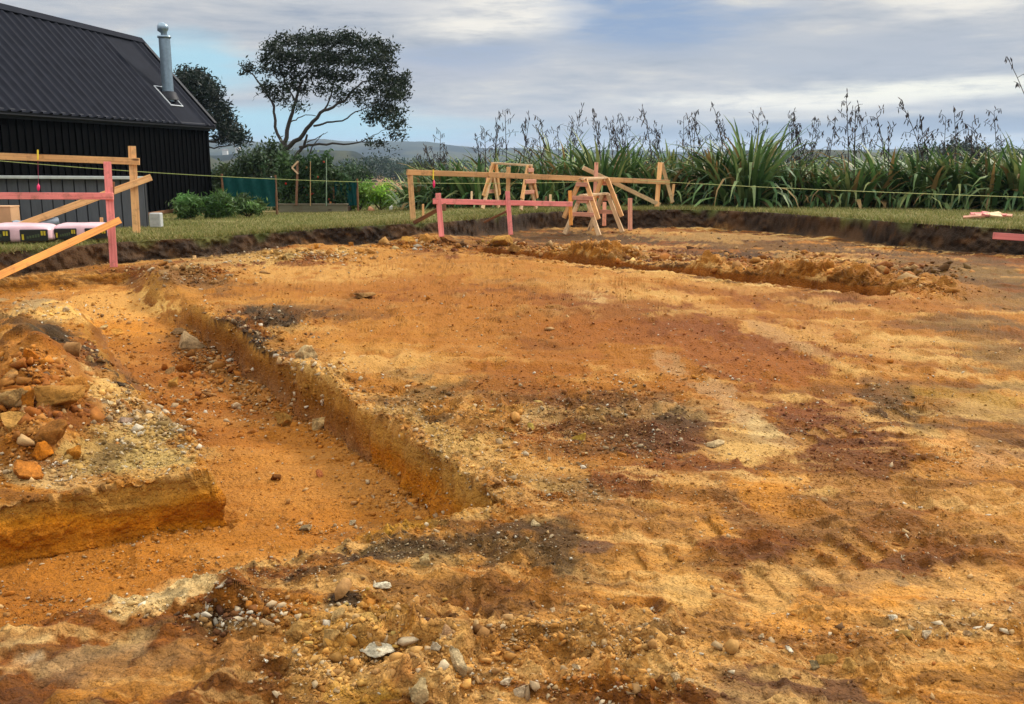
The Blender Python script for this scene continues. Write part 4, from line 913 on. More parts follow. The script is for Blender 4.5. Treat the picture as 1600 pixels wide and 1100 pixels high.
# the wall runs level: solve the depth where the gutter passes the left edge of the photo
dirL = P(0, 165, 1) - Vector((0, 0, CAMZ)); pL = Vector((0, 0, CAMZ)) + dirL * ((cor.z - CAMZ) / dirL.z)
ex = (pL - cor); ex.z = 0; wallL = ex.length; ex.normalize()
en = Vector((-ex.y, ex.x, 0))
if en.dot(Vector((0, -1, 0)) * 0 + (Vector((0, 0, 0)) - cor).normalized()) < 0: en = -en     # outward, towards us
hb = Matrix((ex, -en, Vector((0, 0, 1)))).transposed()
if hb.determinant() < 0: hb = Matrix((ex, -en, Vector((0, 0, 1)))).transposed()
HM = hb.to_4x4(); HM.translation = cor
hr = tag(empty('barn', (cor.x, cor.y, cor.z - 3.2)), 'black timber barn with a steep charcoal ribbed metal roof at the left', 'barn')
def hobj(name, bm, mat, parent=hr, smooth=False):
    o = bm_obj(name, bm, mat, parent, smooth); o.matrix_basis = parent.matrix_basis.inverted() @ HM if parent == hr else Matrix.Identity(4); return o
# local frame: x along the wall to the left, y into the building, z up from the gutter
LEN = 16.0
# ridge end seen at (215, 62)
best = None
for D in np.linspace(1.2, 4.5, 400):
    d_ = P(215, 62, 1) - Vector((0, 0, CAMZ))
    q0 = cor - en * D
    # depth where the sight line is above the ridge plan position
    nrm2 = Vector((en.x, en.y, 0)); t_ = (q0 - Vector((0, 0, CAMZ))).dot(nrm2) / d_.dot(nrm2)
    hit = Vector((0, 0, CAMZ)) + d_ * t_; along = (hit - q0).dot(ex)
    if best is None or abs(along) < best[0]: best = (abs(along), D, hit.z - cor.z)
_, RD, RH = best
print('barn ridge', RD, RH, 'wall', wallL, cor[:], ex[:])
sl = math.hypot(RD, RH); up_ = Vector((0, RD / sl, RH / sl)); rn = Vector((0, -RH / sl, RD / sl))
bm = bmesh.new(); add_box(bm, (.12, .14, -3.4), (LEN, RD * 2 - .14, -.02)); 
# gable infill
g = [bm.verts.new(v) for v in ((.12, .14, -.02), (.12, 2 * RD - .14, -.02), (.12, RD, RH - .12), (LEN, .14, -.02), (LEN, 2 * RD - .14, -.02), (LEN, RD, RH - .12))]
bm.faces.new((g[0], g[2], g[1])); bm.faces.new((g[3], g[4], g[5]))
k = .0
while k < LEN - .2:                                    # cover battens
    add_box(bm, (.14 + k, .10, -3.4), (.19 + k, .138, -.16)); k += .30
add_box(bm, (.05, .09, -3.4), (.139, .135, -.03))
hobj('wall', bm, M_CLAD)
# ribbed roof sheet, both slopes
def roofsheet(y0, sgn):
    V = []; Fq = []
    xs = [-.10]; hs = [0]
    pitch = .40; x = -.10
    prof = [(0, 0), (.24, 0), (.28, .05), (.36, .05), (.40, 0)]
    while x < LEN:
        flat = 0.62 < x < 2.05 and sgn > 0
        for (a, h) in prof[1:]:
            xs.append(x + a); hs.append(0 if flat else h)
        x += pitch
    for j, f_ in enumerate((-.05, 1.0)):
        for xx, hh in zip(xs, hs):
            pt = Vector((xx, 0, 0)) + (up_ * (sl * f_) + rn * (hh + .03) if sgn > 0 else Vector((0, 2 * RD - RD / sl * sl * f_, RH / sl * sl * f_)) + Vector((0, RH / sl, RD / sl)) * (hh + .03))
            V.append(tuple(pt))
    n_ = len(xs)
    for i in range(n_ - 1): Fq.append((i, i + 1, n_ + i + 1, n_ + i))
    return V, Fq
v, f = roofsheet(0, 1); v2, f2_ = roofsheet(0, -1)
o = mesh_np('roof', v + v2, f + [tuple(i + len(v) for i in q) for q in f2_], M_ROOF, parent=hr)
o.matrix_basis = hr.matrix_basis.inverted() @ HM; ROOF = o
def slab_on_slope(bm, x0, x1, s0, s1, h0, h1):
    Mx = Matrix((Vector((1, 0, 0)), up_, rn)).transposed().to_4x4()
    add_box(bm, (x0, s0, h0), (x1, s1, h1), Mx)
bm = bmesh.new(); slab_on_slope(bm, -.16, LEN, sl - .22, sl + .02, .076, .10)
Mx2 = Matrix((Vector((1, 0, 0)), Vector((0, -RD / sl, RH / sl)), Vector((0, RH / sl, RD / sl)))).transposed().to_4x4(); Mx2.translation = Vector((0, 2 * RD, 0))
add_box(bm, (-.16, sl - .22, .076), (LEN, sl + .02, .10), Mx2)
hobj('ridge_cap', bm, M_ROOF)
bm = bmesh.new(); slab_on_slope(bm, -.17, .02, -.08, sl - .24, .078, .10); slab_on_slope(bm, -.19, -.172, -.08, sl + .02, -.14, .098)
add_box(bm, (-.19, -.08, -.14), (-.172, sl + .02, .098), Mx2)
hobj('barge_flashing', bm, M_TRIM)
bm = bmesh.new(); add_box(bm, (-.14, -.10, -.20), (LEN, .07, -.045), bevel=.02); add_box(bm, (-.05, .072, -.26), (LEN, .098, -.06))
hobj('gutter', bm, M_TRIM)
# flue
d_ = P(263, 151, 1) - Vector((0, 0, CAMZ)); rnw = hb @ rn; t_ = (cor + rnw * .03 - Vector((0, 0, CAMZ))).dot(rnw) / d_.dot(rnw)
fb = Vector((0, 0, CAMZ)) + d_ * t_; tfl = t_
top = P(255.5, 62, tfl); rad = 8.6 * tfl / F
fr = tag(empty('flue', fb), None); fr.parent = hr; fr.matrix_basis = hr.matrix_basis.inverted() @ Matrix.Translation(fb)
fz = (top.z - fb.z)
lean_ = Vector((0, 0, 1))
def fpart(name, pts, rads, mat, par, n=20):
    v, f = tube_np(pts, rads, n); o = mesh_np(name, v, f, mat, parent=par, smooth=True); return o
bpy.data.objects.remove(fr)
v, f = tube_np([fb + lean_ * -.15, fb + lean_ * (fz - .02), fb + lean_ * fz, fb + lean_ * (fz + .01), fb + lean_ * (fz + .07), fb + lean_ * (fz + .08)], [rad, rad, rad, rad * 1.2, rad * 1.2, rad * .5], 22)
flue = mesh_np('flue', np.array(v) - np.array(hr.location), f, M_STEEL, parent=hr, smooth=False)
ct = fb + lean_ * (fz + .08); pts = [ct + Vector((0, 0, -.02)), ct + Vector((0, 0, .09)), ct + Vector((-.03, 0, .16)), ct + Vector((-.02, 0, .26)), ct + Vector((0, 0, .36)), ct + Vector((.01, 0, .39))]
v, f = tube_np(pts, [rad * .55, rad * .55, rad * .95, rad * 1.0, rad * .75, rad * .1], 14)
mesh_np('cowl', np.array(v) - np.array(hr.location), f, M_STEEL, parent=flue, smooth=True)
v, f = tube_np([fb + lean_ * -.1, fb + lean_ * .13, fb + lean_ * .16], [rad * 1.9, rad * 1.35, rad * 1.02], 16)
mesh_np('boot', np.array(v) - np.array(hr.location), f, M_TRIM, parent=flue)
loc = hb.transposed() @ (fb - cor); xs_, ss_ = loc.x, loc.dot(Vector((0, up_.y, up_.z)))
bm = bmesh.new()
for (a, b, c, d) in ((-.42, .42, -.40, -.375), (-.42, .42, .375, .40), (-.42, -.395, -.375, .375), (.395, .42, -.375, .375)):
    slab_on_slope(bm, xs_ + a, xs_ + b, ss_ + c, ss_ + d, .034, .062)
M_WHITE = m_plain('white_sealant', A3(216, 222, 226, 1.1), .6)
hobj('flashing_edge', bm, M_WHITE)

# ------------------------------------------------------------------ low lean-to, rail and block beside the barn
M_GREY = m_plain('grey_fibre_panels', A3(92, 95, 100, 1.0), .7, 0, 5, .15, spec=.3, stretch=(3, 3, .6))
M_GDRK = m_plain('grey_panel_joint', A3(34, 36, 40, 1.0), .8)
tS = 18.4
a = P(229, 277, tS); b = P(0, 273.5, 19.2); ex2 = (b - a); ex2.z = 0; ex2.normalize(); en2 = Vector((-ex2.y, ex2.x, 0))
if en2.y > 0: en2 = -en2
SM_ = Matrix((ex2, -en2, Vector((0, 0, 1)))).transposed().to_4x4(); SM_.translation = a
SL = 6.5; SHH = 1.35
sr = tag(empty('lean_to', (a.x, a.y, a.z - SHH)), 'low charcoal panelled lean-to with a thin white roof edge, before the barn', 'lean-to')
def sobj(name, bm, mat):
    o = bm_obj(name, bm, mat, sr); o.matrix_basis = sr.matrix_basis.inverted() @ SM_; return o
bm = bmesh.new(); add_box(bm, (.10, .06, -SHH), (SL, .12, -.02)); sobj('wall', bm, M_GDRK)
bm = bmesh.new(); k = .10
while k < SL: add_box(bm, (k + .012, .035, -SHH), (k + .245, .058, -.03), bevel=.005); k += .262
sobj('cladding', bm, M_GREY)
bm = bmesh.new(); add_box(bm, (.0, -.06, -.012), (SL, .16, .016))
sobj('roof', bm, m_plain('weathered_sheet', A3(96, 104, 106, 1.1), .5))
bm = bmesh.new(); add_box(bm, (-.03, -.09, -.04), (SL, -.062, .018), bevel=.006); sobj('roof_edge', bm, m_plain('white_edge', A3(206, 212, 206, 1.1), .5))
tR = 23.5
o = tag(bpx('timber_rail', (222, 336), (300, 325), tR - 1.2, tR + 1.4, 5, M_BRN), 'weathered round rail lying against the foot of the barn', 'rail')
bm = bmesh.new(); add_box(bm, (-.10, -.08, 0), (.10, .08, .26), bevel=.015); add_box(bm, (-.07, -.084, .06), (.07, -.081, .11)); add_box(bm, (-.07, -.084, .16), (.07, -.081, .21))
o = bm_obj('concrete_block', bm, m_plain('pale_concrete', A3(186, 188, 184, 1.2), .9, nscale=20)); o.location = P(245, 355, 17.6); tag(o, 'pale concrete block on the grass at the lean-to corner', 'block')

# ------------------------------------------------------------------ bags, roll and box on the left lawn
M_BAG = m_plain('pink_white_plastic', A3(232, 190, 196, 1.15), .35, 0, 5, .10, .35)
M_LBL = m_plain('black_label', A3(26, 28, 24, 1.0), .4)
M_LYE = m_plain('yellow_print', A3(214, 190, 40, 1.15), .5); M_LGR = m_plain('green_print', A3(70, 84, 50, 1.0), .5)
def bag(pc, L, Wd, H, rz, label, seed):
    rt = tag(empty('plastic_bag', pc, rz), label, 'bag', None)
    bm = bmesh.new(); bmesh.ops.create_uvsphere(bm, u_segments=36, v_segments=20, radius=1)
    for v in bm.verts:
        x, y, z = v.co
        px_ = math.copysign(abs(x) ** .42, x); py_ = math.copysign(abs(y) ** .55, y); pz_ = math.copysign(abs(z) ** .6, z)
        w = 1 + .10 * (n3(px_ * 2 + seed, py_ * 2, pz_ * 2) - .5)
        v.co = Vector((px_ * L / 2 * w, py_ * Wd / 2 * w, H / 2 + pz_ * H / 2 * (w + .10 * (float(n3(px_ * 3 + seed, py_ * 3, 0.)) - .5))))
    bm_obj('sleeve', bm, M_BAG, rt, True)
    for cx in (-L * .25, L * .27):
        bm = bmesh.new(); w2 = L * .19
        add_box(bm, (cx - w2, -Wd / 2 - .012, H * .14), (cx + w2, -Wd / 2 + .03, H * .74), bevel=.008)
        lb = bm_obj('printed_label', bm, M_LBL, rt)
        bm = bmesh.new()
        for q in range(2): add_box(bm, (cx + w2 * (.55 + q * .2), -Wd / 2 - .0165, H * .44), (cx + w2 * (.69 + q * .2), -Wd / 2 - .0125, H * .66))
        add_box(bm, (cx - w2 * .85, -Wd / 2 - .0165, H * .22), (cx - w2 * .7, -Wd / 2 - .0125, H * .5))
        bm_obj('yellow_print', bm, M_LYE, lb)
        bm = bmesh.new()
        for q in range(5):
            add_box(bm, (cx - w2 * (.5 - q * .2), -Wd / 2 - .0165, H * (.28 + .02 * q)), (cx - w2 * (.37 - q * .2), -Wd / 2 - .0125, H * (.40 + .03 * q)))
        bm_obj('green_print', bm, M_LGR, lb)
    return rt
tB = 15.5
def lawnpt(u, v):
    x, y, z, t = [float(k[0]) for k in px_ground([u], [v])]; return Vector((x, y, z))
bp = lawnpt(40, 380); bag(bp + Vector((-.05, 0, 0)), 1.05, .55, .30, .10, 'pink plastic sleeve bag with black and yellow labels, lying on the left lawn', 1)
bag(bp + Vector((.80, .28, .02)), .85, .5, .27, .16, 'right-hand pink plastic bag with a torn end, behind the orange brace', 2)
bag(bp + Vector((-1.15, -.10, 0)), 1.05, .55, .29, .06, 'pink plastic bag cut off by the left edge of the photo', 3)
p0 = P(20, 352, 15.3); p1 = P(91, 346.5, 15.7); ax = p1 - p0
pts = [p0 + ax * k for k in np.linspace(0, 1, 12)]
v, f = tube_np(pts, [.07 + .012 * math.sin(i * 2.1) for i in range(11)] + [.075], 14)
o = mesh_np('plastic_roll', v, f, m_plain('grey_film', A3(140, 152, 162, 1.2), .28, 0, 9, .3, .5), smooth=True); tag(o, 'shiny grey roll of plastic film lying on the pink bags', 'roll')
bm = bmesh.new(); add_box(bm, (-.35, -.15, 0), (.16, .15, .46), bevel=.008); add_box(bm, (-.36, -.156, .44), (.165, .156, .463), bevel=.004)
o = bm_obj('cardboard_box', bm, m_plain('brown_card', A3(206, 160, 116, 1.2), .8, nscale=6, var=.08)); o.location = P(12, 366, 15.75); tag(o, 'brown cardboard box standing behind the pink bags at the left edge', 'box')
# ------------------------------------------------------------------ plants
M_LEAF = m_col('leaves', .55, (.8, 1.2), 6, 0, .01, .3, transl=.25)
M_FLAX = m_col('flax_leaves', .55, (.85, 1.15), 8, 0, .01, .25, transl=.22)
M_BARK = m_col('bark', .95, (.7, 1.3), 14, .6, .03, .1)
M_STALK = m_col('flower_stalks', .8, (.8, 1.2), 20, 0, .01, .15)
GRD = lambda u, v: Vector([float(k[0]) for k in px_ground([u], [v])[:3]])
def lawn_pt(u, t):
    """point on the far lawn below image column u at forward depth t"""
    x = (u - 800) / F * t; y = t * 1.02
    z = float(lawn_z(np.array([x]), np.array([y]))[0]); return Vector((x, y, z))
def leaf_quads(C, S, r, asp=.4, up=None, wind=None):
    """n leaf faces at centres C with sizes S"""
    n = len(C); d = r.normal(size=(n, 3)); d /= np.linalg.norm(d, axis=1, keepdims=True)
    if wind is not None: d = d * .75 + np.asarray(wind); d /= np.linalg.norm(d, axis=1, keepdims=True)
    e = r.normal(size=(n, 3)); e -= d * (e * d).sum(1, keepdims=True); e /= np.linalg.norm(e, axis=1, keepdims=True)
    S = S[:, None]
    V = np.stack([C - d * S, C + e * S * asp, C + d * S, C - e * S * asp], 1).reshape(-1, 3)
    Fq = np.arange(n * 4).reshape(n, 4)
    return V, Fq
def shade(c, n, r, var=.22):
    k = np.exp(r.normal(size=n) * var)[:, None]; col = np.asarray(alb(c, 1.0))[None] * k
    col[:, 0] *= np.exp(r.normal(size=n) * .12); return np.repeat(np.clip(col, .003, .8), 4, axis=0)

# --- flax: each bush its own leaves and its own flower stalks
def flax_leaves(n, H, spread, r, lean):
    nb = NB()
    segs = 6
    greens = [(86, 116, 62), (70, 102, 52), (100, 126, 72), (120, 138, 84), (62, 90, 50), (134, 142, 84)]
    dead = r.uniform(.05, .16)
    for i in range(n):
        a = r.uniform(0, 6.283); rad = abs(r.normal()) * spread * .28
        L = H * r.uniform(.62, 1.22); el = r.uniform(.85, 1.5) if r.random() < .72 else r.uniform(.35, .9)
        w = r.uniform(.032, .060); dirh = np.array([math.cos(a), math.sin(a)])
        p = np.array([dirh[0] * rad, dirh[1] * rad, 0.0]); side = np.array([-dirh[1], dirh[0], 0])
        tw = r.normal() * .5; bend = r.uniform(.10, .30) + (.22 if el < .9 else 0) + (.3 if r.random() < .12 else 0)
        V = []; e_ = el; st = L / segs
        for k in range(segs + 1):
            f = k / segs; ww = w * (1 - f ** 2.2) * (.75 + .5 * math.sin(min(1, f * 2.2) * 1.57)) + .002
            an = tw * f; sd = side * math.cos(an) + np.array([0, 0, 1.]) * math.sin(an) * .7
            V += [p - sd * ww, p + sd * ww]
            d = np.array([dirh[0] * math.cos(e_) + lean[0] * f, dirh[1] * math.cos(e_) + lean[1] * f, math.sin(e_)])
            p = p + d * st; e_ -= bend * (0.4 + 1.6 * f)
        V = np.array(V); V[:, 2] = np.maximum(V[:, 2], .01)
        Fq = np.array([(2 * k, 2 * k + 1, 2 * k + 3, 2 * k + 2) for k in range(segs)])
        c = alb(greens[r.integers(len(greens))] if r.random() > dead else (150, 122, 76), 1.15) * math.exp(r.normal() * .25)
        nb.add(V, Fq, c)
    return nb
def flax_stalk(H, lean, r, pods, x0=(0, 0)):
    nb = NB(); n = 9; pts = []; th = math.atan2(lean[1], lean[0]); k0 = math.hypot(*lean)
    for i in range(n):
        f = i / (n - 1); pts.append((x0[0] + lean[0] * H * f ** 1.7, x0[1] + lean[1] * H * f ** 1.7, H * (f - .14 * k0 * f ** 3)))
    v, f = tube_np(pts, [.016 * (1 - .6 * i / (n - 1)) for i in range(n)], 5); nb.add(v, f, alb((58, 50, 46), 1.0))
    P_ = [Vector(p) for p in pts]
    def at(f):
        q = f * (n - 1); i = min(int(q), n - 2); return P_[i].lerp(P_[i + 1], q - i)
    nbch = r.integers(7, 11)
    for b in range(nbch):
        f = .55 + .45 * b / (nbch - 1); c = at(f); side = 1 if b % 2 else -1
        a = th + 1.57 * side + r.normal() * .7; Lb = r.uniform(.18, .44) * (1.15 - .6 * (f - .55) / .45)
        tip = c + Vector((math.cos(a) * Lb, math.sin(a) * Lb, Lb * r.uniform(.2, .8)))
        mid = (c + tip) / 2 + Vector((0, 0, .03)); v, q = tube_np([c, mid, tip], [.007, .006, .005], 4); nb.add(v, q, alb((54, 48, 44), 1.0))
        for s in range(pods):
            k = r.uniform(.25, 1.0); bp_ = c.lerp(mid, k * 2) if k < .5 else mid.lerp(tip, k * 2 - 1)
            Lp = r.uniform(.07, .12); dd = Vector((r.normal() * .35, r.normal() * .35, -1)).normalized() if r.random() < .75 else Vector((r.normal() * .4, r.normal() * .4, .8)).normalized()
            s0 = bp_ + dd * .04
            v, q = tube_np([bp_, s0, s0 + dd * Lp * .5, s0 + dd * Lp], [.003, .008, .013, .003], 4); nb.add(v, q, alb((52, 46, 48) if r.random() < .8 else (92, 78, 66), 1.0))
    return nb
# (u, depth, leaf height, spread, leaves, [stalks: (height, lean x)], label)
bushes = [
    (655, 27.0, 1.05, .8, 110, [(1.55, .05)], 'small flax bush at the left end of the row, single thin stalk'),
    (700, 26.0, 1.15, .9, 150, [(1.75, -.22), (1.6, .1)], 'low sprawling flax bush behind the left part of the pine rail'),
    (748, 25.6, 1.30, 1.0, 190, [(2.1, -.12), (2.3, .04), (1.9, -.3)], 'flax bush just left of the sawhorses on the lawn'),
    (800, 26.2, 1.35, 1.0, 190, [(2.6, -.02), (2.2, -.16), (2.4, .1)], 'flax bush right behind the sawhorses on the lawn, tall upright stalk'),
    (850, 25.4, 1.50, 1.0, 200, [(2.3, -.08), (2.1, .06)], 'flax bush between the two sawhorse stacks, left of two'),
    (893, 26.0, 1.55, 1.0, 200, [(2.5, .14), (2.2, -.1)], 'flax bush between the two sawhorse stacks, right of two'),
    (940, 25.2, 1.60, 1.0, 210, [(2.3, -.14), (2.4, .04), (2.1, -.04)], 'flax bush behind the sawhorses on the dug floor'),
    (985, 25.8, 1.50, 1.0, 200, [(2.3, -.10), (2.1, -.22)], 'flax bush behind the sloping brace of the pine frame'),
    (1030, 25.0, 1.40, 1.0, 200, [(2.2, -.14), (2.0, .05)], 'flax bush behind the right end of the pine rail'),
    (1075, 25.6, 1.40, 1.0, 200, [(2.2, -.10), (2.4, .02)], 'flax bush just right of the pine frame'),
    (1118, 24.8, 1.45, 1.05, 210, [(2.5, -.16), (2.2, -.26)], 'flax bush with arching stalks, second right of the pine frame'),
    (1170, 24.2, 1.80, 1.15, 250, [(2.3, .0)], 'pale tall-leaved flax bush with one upright stalk, third right of the pine frame'),
    (1230, 24.8, 1.35, 1.0, 200, [(2.3, .10), (2.1, -.05)], 'darker flax bush beside the pale tall-leaved one, on its right'),
    (1278, 24.3, 1.35, 1.0, 200, [(2.25, -.18), (2.1, -.24)], 'flax bush with two stalks leaning left, in the middle of the right row'),
    (1330, 24.0, 1.45, 1.05, 220, [(2.8, -.10), (2.5, -.02), (2.2, .06)], 'flax bush with three dense black stalks rising high above the right row'),
    (1385, 24.4, 1.40, 1.05, 210, [(2.4, -.16), (2.2, -.06)], 'flax bush in front of the dark hilltop, left of two'),
    (1440, 24.0, 1.45, 1.05, 220, [(2.4, -.20), (2.3, -.05)], 'flax bush in front of the dark hilltop, right of two'),
    (1495, 23.6, 1.50, 1.1, 230, [(2.75, -.34), (2.4, -.08)], 'flax bush whose long stalk arches far to the left'),
    (1548, 23.2, 1.60, 1.1, 240, [(2.3, -.04), (2.1, -.2)], 'flax bush behind the pile of pink offcuts'),
    (1600, 22.8, 1.65, 1.15, 250, [(1.9, .1)], 'bright green flax bush at the right edge of the photo'),
    (1640, 22.4, 1.60, 1.15, 240, [(3.66, -.32)], 'flax bush just outside the right edge whose very tall stalk leans in'),
    (1730, 22.0, 1.60, 1.15, 220, [(2.4, .0)], 'last flax bush outside the right edge'),
    # second row behind
    (675, 30.0, 1.2, 1.0, 110, [(2.3, .03), (1.9, -.2)], 'rear flax bush at the left end of the row, near the tree'),
    (770, 29.5, 1.5, 1.1, 140, [(2.5, .06), (2.3, -.14)], 'rear flax bush behind the gap left of the lawn sawhorses'),
    (870, 29.5, 1.7, 1.1, 150, [(2.6, -.05), (2.4, .16)], 'rear flax bush behind the gap between the sawhorse stacks'),
    (960, 29.0, 1.7, 1.1, 150, [(2.6, -.12), (2.5, .02)], 'rear flax bush above the sloping brace'),
    (1050, 29.0, 1.6, 1.1, 150, [(2.5, -.02), (2.3, -.2)], 'rear flax bush behind the right end of the pine frame'),
    (1145, 28.5, 1.6, 1.1, 150, [(2.6, -.12)], 'rear flax bush left of the pale tall-leaved one'),
    (1255, 28.5, 1.5, 1.1, 150, [(2.4, -.08), (2.3, .06)], 'rear flax bush behind the darker bush of the right row'),
    (1350, 28.0, 1.6, 1.1, 150, [(2.6, -.04), (2.4, -.2)], 'rear flax bush behind the bush with three dense black stalks'),
    (1465, 28.0, 1.6, 1.1, 150, [(2.5, .0)], 'rear flax bush before the dark hilltop'),
    (1575, 27.5, 1.8, 1.1, 150, [(2.5, -.1)], 'rear flax bush near the right edge of the photo')]
for i, (u, t, H, sp, nl, st, lb) in enumerate(bushes):
    r = np.random.default_rng(40 + i); p = lawn_pt(u, t)
    rt = tag(empty('flax_bush', p), lb, 'flax', 'flax bushes along the lawn edge')
    H *= r.uniform(.70, 1.06)
    flax_leaves(int(nl * 1.25), H * 1.15, sp * 1.25, r, (-.06, 0)).build('leaves', M_FLAX, rt)
    for (h, l) in st:
        if 'stalk' not in lb and 'frame' not in lb:
            if r.random() < .22: continue
            h *= r.uniform(.86, 1.14)
        x0 = (r.normal() * .28, r.normal() * .2) if h < 3.4 else (0, 0)
        flax_stalk(h * .98, (l, r.normal() * .05), r, 4, x0).build('flower_stalk', M_STALK, rt)
        if r.random() < .25 and 'stalk' not in lb: flax_stalk(h * .86, (l + r.normal() * .14, r.normal() * .06), r, 3, (x0[0] + r.normal() * .25, x0[1])).build('flower_stalk', M_STALK, rt)

# --- trees
def crown(clumps, r, n_per, leaf, colr, wind, dense=1.0):
    Vs, Fs, Cs, off = [], [], [], 0
    for (c, rad) in clumps:
        n = int(n_per * (rad[0] * rad[2]) / .25 * dense)
        ns = max(3, int(n / 16)); tw = r.normal(size=(ns, 3)); tw /= np.linalg.norm(tw, axis=1, keepdims=True)
        tw *= (r.random((ns, 1)) ** .45); tips = np.array(c) + tw * np.array(rad)
        k = r.integers(ns, size=n); C = tips[k] + r.normal(size=(n, 3)) * leaf * 1.5 + np.asarray(wind) * r.uniform(0, leaf * 4, size=(n, 1))
        V, Fq = leaf_quads(C, leaf * r.uniform(.6, 1.3, n), r, .34, wind=np.asarray(wind) * .9)
        cc = np.repeat(shade(colr, ns, r, .30)[::4][k], 4, axis=0) * np.repeat(np.exp(r.normal(size=(n, 1)) * .15), 4, axis=0)
        Vs.append(V); Fs.append(Fq + off); off += len(V); Cs.append(cc)
    return np.concatenate(Vs), np.concatenate(Fs), np.concatenate(Cs)
def limbs(paths, colr, r):
    nb = NB()
    for pts, r0, r1 in paths:
        # refine with slight crookedness
        pp = [Vector(p) for p in pts]; fine_ = []
        for i in range(len(pp) - 1):
            for k in range(3):
                q = pp[i].lerp(pp[i + 1], k / 3); L = (pp[i + 1] - pp[i]).length
                if i + k: q += Vector(r.normal(size=3)) * L * .035
                fine_.append(q)
        fine_.append(pp[-1]); m = len(fine_)
        v, f = tube_np(fine_, [r0 + (r1 - r0) * i / (m - 1) for i in range(m)], 7); nb.add(v, f, alb(colr, 1.0))
    return nb
tt = 38.0
r = np.random.default_rng(5)
base_t = lawn_pt(447, tt)
PT = lambda u, v, d=0.0: P(u, v, tt + d)
trunk_paths = [
    ([base_t, PT(443, 262), PT(445, 238), PT(447, 214), PT(455, 182), PT(462, 160), PT(470, 130, -.3)], .16, .06),
    ([PT(445, 236), PT(432, 208, .3), PT(428, 180, .4), PT(428, 165, .5), PT(410, 140, .6), PT(396, 118, .5), PT(387, 108, .4)], .09, .025),
    ([PT(446, 234), PT(468, 216, -.3), PT(486, 196, -.5), PT(500, 178, -.6), PT(520, 168, -.5), PT(545, 150, -.2), PT(566, 128, 0)], .12, .04),
    ([base_t + Vector((.25, 0, 0)), PT(460, 246, -.2), PT(474, 228, -.5), PT(480, 210, -.7)], .11, .05),
    ([PT(468, 230, -.4), PT(488, 226, -.6), PT(520, 224, -.6), PT(545, 226, -.4), PT(566, 222, 0), PT(585, 212, .2)], .07, .02),
    ([PT(490, 197, -.5), PT(512, 192, -.6), PT(535, 188, -.6), PT(556, 176, -.4), PT(580, 166, 0)], .055, .02),
    ([PT(452, 192), PT(466, 184, .4), PT(486, 180, .8), PT(500, 182, 1.)], .035, .012),
    ([PT(480, 222, -.5), PT(498, 214, -.2), PT(512, 206, .2)], .03, .01), ([PT(484, 240, -.4), PT(490, 226, -.6), PT(506, 208, -.5)], .04, .012),
    ([PT(462, 160), PT(446, 128, .4), PT(436, 100, .5)], .05, .02), ([PT(470, 132), PT(486, 104, -.4), PT(498, 80, -.2)], .05, .02), ([PT(505, 174), PT(520, 140, .5), PT(528, 105, .6)], .05, .02),
    ([PT(428, 170), PT(420, 150, .2), PT(424, 126, .2)], .03, .012), ([PT(566, 128), PT(590, 120, .3), PT(612, 130, .3)], .04, .015), ([PT(580, 166), PT(600, 150), PT(612, 140)], .025, .01),
    ([PT(566, 222), PT(590, 226, .2), PT(612, 232, .2)], .02, .006), ([PT(575, 217), PT(598, 205, .2), PT(618, 198, .2)], .02, .006), ([PT(412, 142), PT(400, 150, .5), PT(394, 158)], .015, .005)]
cl = []
def C_px(u, v, ru, rv, d=None, t0=tt):
    dd = r.normal() * .9 if d is None else d
    cl.append((tuple(P(u, v, t0 + dd)), (ru * t0 / F, ru * t0 / F * 1.1, rv * t0 / F)))
for c in [(383, 108, 10, 9), (420, 80, 16, 12), (440, 68, 18, 11), (465, 66, 22, 14), (490, 62, 22, 13), (515, 66, 24, 14), (540, 62, 22, 14), (562, 74, 20, 13), (585, 72, 18, 12), (602, 82, 16, 12),
          (415, 98, 14, 9), (440, 92, 22, 14), (470, 92, 26, 16), (500, 92, 26, 16), (530, 92, 26, 16), (556, 100, 20, 14), (598, 104, 16, 14), (585, 92, 18, 12),
          (414, 112, 10, 7), (432, 116, 14, 9), (458, 116, 18, 11), (486, 118, 18, 12), (512, 118, 18, 12), (540, 122, 16, 11), (600, 126, 20, 15), (622, 132, 14, 14), (585, 122, 14, 10), (628, 122, 10, 7),
          (412, 138, 12, 9), (425, 150, 14, 9), (440, 140, 12, 8), (452, 134, 10, 7), (470, 140, 14, 9), (498, 142, 12, 8), (522, 140, 12, 7), (548, 146, 14, 7), (575, 142, 14, 8), (604, 148, 20, 14), (622, 150, 14, 14),
          (464, 168, 12, 5), (440, 160, 10, 6), (530, 156, 14, 5), (560, 158, 14, 5), (590, 166, 16, 9), (586, 180, 22, 10), (612, 176, 18, 11), (606, 194, 16, 8), (622, 190, 10, 7), (625, 215, 10, 4), (610, 212, 10, 4), (592, 226, 14, 4), (574, 225, 9, 3), (612, 236, 5, 2), (576, 190, 9, 5)]: C_px(*c)
rt = tag(empty('tree', base_t), 'wind-swept dark tree with bare leaning stems and a flat crown, left of centre', 'tree')
off = np.array(base_t)
limbs([([q - base_t for q in pts], a * .8, b * .8) for pts, a, b in trunk_paths], (66, 62, 58), r).build('trunk', M_BARK, rt, smooth=True)
V, Fq, Cc = crown([(c_, (rd_[0] * 1.02, rd_[1] * .9, rd_[2] * .78)) for c_, rd_ in cl], r, 980, .08, (32, 44, 28), (.6, 0, .32), 1.0)
mesh_np('crown', V - off, Fq, M_LEAF, Cc, rt)
